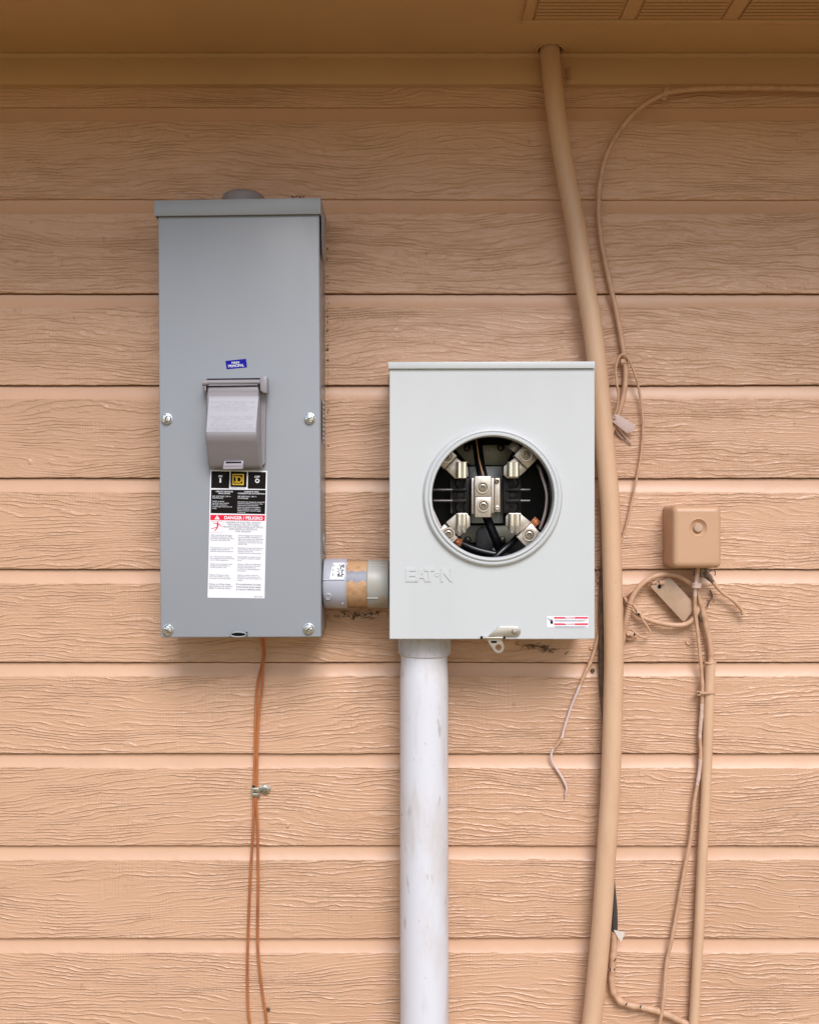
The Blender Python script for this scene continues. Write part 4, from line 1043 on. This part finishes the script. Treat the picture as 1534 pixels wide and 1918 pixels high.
# loop of cable with the big tag, left of the utility box
b = B()
b.tube(path([(1160, 1215, .0150), (1167, 1190, .017), (1171.5, 1165, .020), (1178, 1136, .022), (1187, 1113, .023), (1200, 1096, .024), (1218, 1083, .025), (1241, 1076, .025), (1263, 1077, .025), (1281, 1085, .024), (1295, 1096, .022), (1306, 1114, .019), (1308, 1134, .0185), (1301, 1153, .020), (1290, 1166, .021), (1274, 1171, .021), (1250, 1169.5, .0205), (1226, 1164.5, .0195), (1205, 1157, .018), (1188, 1146, .017), (1176, 1131, .016), (1166, 1114, .0145), (1156, 1100, .0140)]),
       [.0042, .0042, .0042, .0037, .0034, .0034] + [.0033]*10 + [.0032]*2 + [.0024]*3 + [.0020]*2, seg=12, sub=7)
for i in range(9):       # tape wraps on the first stretch
    t = i/8; x, y = 1170.5+(t*9), 1170-t*38
    p = P(x, y, .0195+.003*t)
    b.lathe(p, Vector((.32, 0, 1)), [(.0043, -.0002), (.0046, .0003), (.0046, .0012), (.0042, .0017)], 14)
b.solo('cable_loop', M_PAINTCABLE, 'coiled loop of tan cable on the wall left of the utility box', 'cable')
b = B()
b.tube(path([(1167, 1119, .015), (1178, 1110, .016), (1192, 1102, .016), (1208, 1096, .017), (1222, 1092, .020)]), .0021, seg=8, sub=5)
b.tube(path([(1221, 1092, .021), (1229, 1090, .022)]), .0030, seg=12, sub=1)
b.box(P(1239, 1091, .0235), (11*K(.02), .0055, 8*K(.02)), bev=.0012, rot=Matrix.Rotation(R(8), 3, 'Y'))
b.solo('connector_lead', M_PAINTCABLE, 'short lead with a square metal connector inside the coiled cable loop', 'cable connector')
b = B()
poly = []
A_, B_, C_, D_ = (1216.5, 1097.5), (1254, 1080.5), (1303.5, 1135), (1280, 1166)
def rc_(pv, p, nx_, r_=5, n=5):
    a = Vector((pv[0]-p[0], pv[1]-p[1])).normalized()*r_; c_ = Vector((nx_[0]-p[0], nx_[1]-p[1])).normalized()*r_; o = []
    for k in range(n+1):
        t = k/n; q_ = (1-t)**2*a + t*t*c_; o.append((p[0]+q_.x, p[1]+q_.y))
    return o
poly = rc_(D_, A_, B_, 6) + rc_(A_, B_, C_, 8) + rc_(B_, C_, D_, 16) + rc_(C_, D_, A_, 7)
b.prism(poly, .0222, .0207, bev=.0004)
b.lathe(P(1234.5, 1099, .0222), (0,-1,0), [(.0026, .0002), (0, .0002)], 14, mi=1)
b.solo('plastic_tag', [M_TAGPAINT, M_DARK], 'large tilted rounded tan tag hanging inside the coiled cable loop', 'tag')
b = B()
b.tube(path([(1176, 1122, .017), (1186, 1134, .019), (1197, 1148, .022), (1204, 1162, .022), (1214, 1177, .021), (1217, 1186, .020), (1211, 1193, .019), (1200, 1192.5, .019), (1190, 1186, .020), (1184, 1180, .020), (1176, 1179, .018)]), .0014, seg=8, sub=6)
b.tube(path([(1192, 1146, .021), (1200, 1150, .022)]), .0026, seg=10, sub=1)
b.lathe(P(1195.5, 1150.5, .0245), (0,-1,0), [(.0016, 0), (0, .0002)], 10, mi=1)
b.solo('ground_wire', [M_PAINTCABLE, M_DARK], 'thin curled tan wire hooking below the coiled cable loop', 'wire')
b = B()
b.box(P(1179, 1186, .0165), (15*K(.016), .009, 10*K(.016)), bev=.0018, rot=Matrix.Rotation(R(12), 3, 'Y'))
b.lathe(P(1176, 1186, .0205), (0,-1,0), [(.0031, 0), (.0029, .0022), (.0018, .0026), (0, .0020)], 14)
b.lathe(P(1187, 1188.5, .0205), (0,-1,0), [(.0020, .0), (.0, .0004)], 10, mi=1)
b.tube(path([(1170, 1195, .014), (1180, 1197, .015), (1192, 1194, .013)]), .0014, seg=6, wob=.0008)
b.solo('ground_clamp', [M_PAINTCABLE, M_DARK], 'tan painted clamp with a screw beside the bent conduit, at the curled wire', 'clamp')

# black cable behind the conduit, with a painted split sleeve lower down
bc = thing('black_cable', P(1140, 1900, .016), 'black cable behind the bent conduit, in a tan split sleeve at the bottom', 'cable')
b = B()
b.tube(path([(1143, 930, .0150), (1139, 985, .0152), (1134.5, 1040, .0152), (1130.5, 1100, .0155), (1129.5, 1160, .0155), (1129.5, 1230, .0155), (1130.5, 1290, .0150), (1133.5, 1340, .0145), (1138, 1400, .0145)]), [.0050, .0052, .0056, .0062, .0062, .0060, .0058, .0046, .0042], seg=14, sub=6)
b.done('upper_run', M_BROWNCABLE, bc, label='dusty dark upper run of the cable')
b = B()
b.tube(path([(1138, 1400, .0145), (1141, 1500, .0145), (1142, 1600, .0150), (1145.5, 1660, .016), (1149, 1700, .017), (1150, 1730, .017), (1149.5, 1746, .017)]), [.0042, .0042, .0042, .0044, .0044, .0043, .0042], seg=14, sub=6)
b.done('lower_run', M_BLACKCABLE, bc, label='glossy bare black lower run')
b = B()
sl = [(1150.5, 1744, .0175), (1149.5, 1765, .0175), (1148, 1790, .018), (1146.5, 1815, .018), (1145, 1836, .018), (1148.5, 1857, .018), (1158, 1872.5, .018), (1173, 1881, .018), (1198, 1886, .018), (1226, 1892, .018), (1247, 1899.5, .018), (1268, 1909, .018), (1290, 1921, .018), (1340, 1950, .018)]
b.tube(path(sl), .0042, seg=14, sub=6, wob=.0002)
b.lathe(P(1146, 1817, .018), (0.05,0,1), [(.0042, -.0012), (.0050, -.0006), (.0050, .0010), (.0042, .0016)], 16)
for x, y, a in ((1150, 1817, 20), (1142.5, 1816, -10), (1172.5, 1881, 35), (1199.5, 1885.5, 20), (1151, 1798, 30)):
    b.box(P(x, y, .0222), (1.8*K(.02), .0006, 6*K(.02)), rot=Matrix.Rotation(R(a), 3, 'Y'), mi=1)
b.done('split_sleeve', [M_PAINTCABLE, M_DARK], bc)
b = B()
b.prism([(1149, 1742), (1153, 1742.5), (1170, 1746), (1168, 1753), (1163, 1764), (1157, 1757)], .0236, .0231)
for v in b.bm.verts:
    v.co.y -= .10*max(0, v.co.x - P(1156, 0, .023).x)*.6
b.done('torn_flap', M_WHITEPLASTIC, bc)

# pale loose wire under the meter box
b = B()
b.tube(path([(1128, 1160, .011), (1122, 1180, .012), (1116.5, 1203, .013), (1111, 1225, .014), (1104.5, 1243, .014), (1095, 1262, .0145), (1086, 1283, .015), (1078, 1302, .015), (1070, 1322, .015), (1062, 1346, .015), (1055, 1369, .0155), (1052, 1382, .016), (1043.5, 1394, .016), (1034, 1407, .015), (1032.5, 1421, .014), (1038, 1434, .0135), (1046, 1446, .0135), (1055, 1461, .0135), (1061, 1476, .013), (1059, 1486, .012), (1057, 1497, .011)]),
       [.0021, .0021, .0021, .0022, .0024, .0020, .0019, .0017, .0016, .0016, .0016, .0019, .0015, .0015, .0016, .0016, .0016, .0016, .0015, .0011, .0004], seg=9, sub=6, wob=.0003, mif=lambda t: 0 if t < .30 or t > .97 else (1 if t < .55 or t > .63 else 0))
b.solo('loose_wire', [M_PAINTCABLE, mat('pinkish bare wire', (.68, .52, .49), .45)], 'pale pinkish loose wire dangling below right corner of the meter box', 'wire')

# ---------------------------------------------------------------- copper wires and their clamp
wa = [(488, 1188, .045), (489.5, 1200, .040), (493.5, 1218, .030), (492.5, 1236, .024), (488.5, 1254, .019), (483.5, 1277, .016), (480.5, 1307, .0145), (478.6, 1372, .0140), (477.0, 1449, .0140), (476.2, 1499, .0140), (474, 1565, .0145), (469.5, 1641, .0145), (465.5, 1738, .0145), (463.8, 1815, .0145), (465, 1890, .0145), (469, 1925, .0145), (474, 2000, .0145)]
wb = [(492, 1188, .043), (494.5, 1200, .038), (496, 1216, .031), (494.5, 1236, .0255), (492.5, 1257, .022), (491.0, 1288, .0180), (486.8, 1322, .0160), (483.0, 1372, .0155), (481.2, 1449, .0150), (479.9, 1499, .0145), (482.8, 1545, .0140), (483.4, 1603, .0140), (484, 1661, .0140), (482.8, 1757, .0140), (486.3, 1815, .0140), (493, 1868, .0140), (498, 1899, .0145), (499.5, 1925, .0145), (500, 2000, .0145)]
wc = [(486, 1188, .041), (488.5, 1201, .036), (492, 1220, .0285), (490.5, 1238, .0215), (486.5, 1262, .0160), (484.8, 1300, .0135), (482.2, 1340, .0135), (480.2, 1390, .0155), (479.0, 1449, .0168), (478.2, 1499, .0155), (477, 1560, .0128), (474, 1620, .0125)]
b = B(); b.tube(path(wa), .0017, seg=10, sub=6)
b.solo('copper_wire', M_COPPERINS, 'copper coloured wire below the dark grey box, left one of the pair', 'wire', 'copper wires below the breaker box')
b = B(); b.tube(path(wb), .0017, seg=10, sub=6)
b.solo('copper_wire', M_COPPERINS, 'copper coloured wire below the dark grey box, right one of the pair', 'wire', 'copper wires below the breaker box')
pc = thing('pipe_clamp', P(485, 1492, .012), 'small shiny zinc strap clamp holding the copper wires to the siding', 'clamp')
b = B()
kc = K(.017)
prev = None
ang = [R(200)-R(220)*i/14 for i in range(15)]
def strap(px0, px1, y0, y1, d):
    b.prism([(px0, y0), (px1, y0+.6), (px1, y1), (px0, y1-.4)], d, d-.0009, bev=.0003)
strap(473.0, 485.5, 1475.5, 1484.5, .0190); strap(473.0, 484.5, 1485.6, 1492, .0180)
b.prism([(472.4, 1475.5), (474.6, 1475.5), (474.6, 1492), (472.4, 1491)], .0178, .0098, px_d=.018)
b.prism([(485.6, 1474), (490, 1471.5), (498, 1470.5), (505, 1472.5), (507.5, 1478), (505, 1484), (497, 1486.5), (492, 1486), (491, 1480.5), (489, 1480.5), (488.6, 1488), (484.6, 1491.5)], .0118, .0104, bev=.0003)
b.prism([(484.2, 1475.5), (486.8, 1475.5), (486.8, 1490), (484.2, 1491)], .0178, .0118, px_d=.018)
b.done('strap', M_ZINC, pc)
b = B(); c = P(497.5, 1478.3, .0118)
b.lathe(c, (0,-1,0), [(.0048, 0), (.0048, .0007), (.0035, .0009), (.0035, .0028), (.0028, .0034), (0, .0036)], 6)
b.lathe(c, (0,-1,0), [(.0056, -.0001), (.0056, .0008), (.0038, .0011)], 24)
b.box(c+Vector((0,-.0037,0)), (.0056, .0004, .0010), rot=Matrix.Rotation(.5, 3, 'Y'), mi=1)
b.done('screw', [M_ZINC, M_LUGD], pc)
b = B(); b.prism([(472.6, 1471.8), (477.5, 1472), (477.5, 1475), (472.6, 1475)], .0165, .0120); b.done('spacer', M_DARK, pc)

# ---------------------------------------------------------------- nail heads, plugs and debris
def nail(px, py, r, label, m=None):
    b = B(); c = P(px, py, FACE+.0004)
    b.lathe(c, (0,-1,0), [(r*1.25*kf, -.0012), (r*kf, .0008), (r*.8*kf, .0016), (r*.45*kf, .0016), (r*.3*kf, .0007), (0, .0006)], 20)
    b.solo('nail_head', m or M_COVE, label, 'nail', 'nail heads in the siding')
nail(1289, 1203, 5.5, 'raised painted nail head in the siding below the coiled cable loop')
nail(1107, 1213, 4.2, 'painted nail head by the lower right corner of the meter box')
nail(502.5, 1891, 3.8, 'dark nail head beside the copper wires at the bottom of the photo', M_DIRT)
nail(539, 1547, 2.6, 'tiny painted nail head in the siding right of the copper wires')
nail(1110, 1256, 3.2, 'dark nail head in the groove beside the bent conduit', M_DIRT)
def debris(name, label, cx_, cy_, w_, h_, n, d, seed, m, ln=8, th=.0005, skew=0.0):
    rs = random.Random(seed); b = B()
    for i in range(n):
        x = cx_ + rs.gauss(0, .33)*w_; y = cy_ + rs.gauss(0, .33)*h_ + (x-cx_)*skew
        a = rs.uniform(-.7, .7) + (math.pi/2 if rs.random() < .22 else 0); l = rs.uniform(.4, 1)*ln
        q = [(x + math.cos(a)*l*t + rs.uniform(-1.4, 1.4), y + math.sin(a)*l*t + rs.uniform(-1.4, 1.4), d + rs.uniform(0, .0022)) for t in (0, .33, .66, 1)]
        b.tube(path(q), th*rs.uniform(.5, 1.5), seg=5, sub=3)
        if rs.random() < .35:
            p = P(x, y, d+.0004); b.box(p, (rs.uniform(.0008,.0024), .0008, rs.uniform(.0007,.0018)), bev=.0003, rot=Matrix.Rotation(rs.uniform(0,3), 3, 'Y'))
    return b.solo(name, m, label, 'debris', kind='stuff')
debris('cobweb_debris', 'dark cobweb litter stuck on the siding under the short joining pipe', 668, 1152, 70, 15, 70, .0102, 5, M_DIRT, 9, .00024)
debris('cobweb_debris', 'dark twiggy litter hanging under the bottom edge of the meter box', 1005, 1212, 58, 6, 60, .0102, 8, M_DIRT, 10, .00028, skew=.22)
debris('cobweb_debris', 'scraps of dry web beside the top of the bent conduit', 1062, 140, 7, 26, 22, .0215, 11, M_PAINTCABLE, 9, .0004)
debris('cobweb_debris', 'dry web scraps in tan paint below the utility box fittings', 1331, 1118, 9, 16, 12, .0110, 15, M_PAINTCABLE, 7, .0004)
debris('cobweb_debris', 'dirt line on the siding along the right side of the dark grey box', 613, 640, 1.2, 230, 26, .0096, 21, M_DIRT, 4, .0003)
debris('cobweb_debris', 'dry litter on the siding just left of the bent conduit at meter box height', 1119, 1085, 3, 28, 14, .0110, 27, M_PAINTCABLE, 9, .0006)
debris('cobweb_debris', 'small dark crumbs on the rim above the dark grey box', 560, 368, 26, 2, 12, .0600, 31, M_DIRT, 3, .0003)
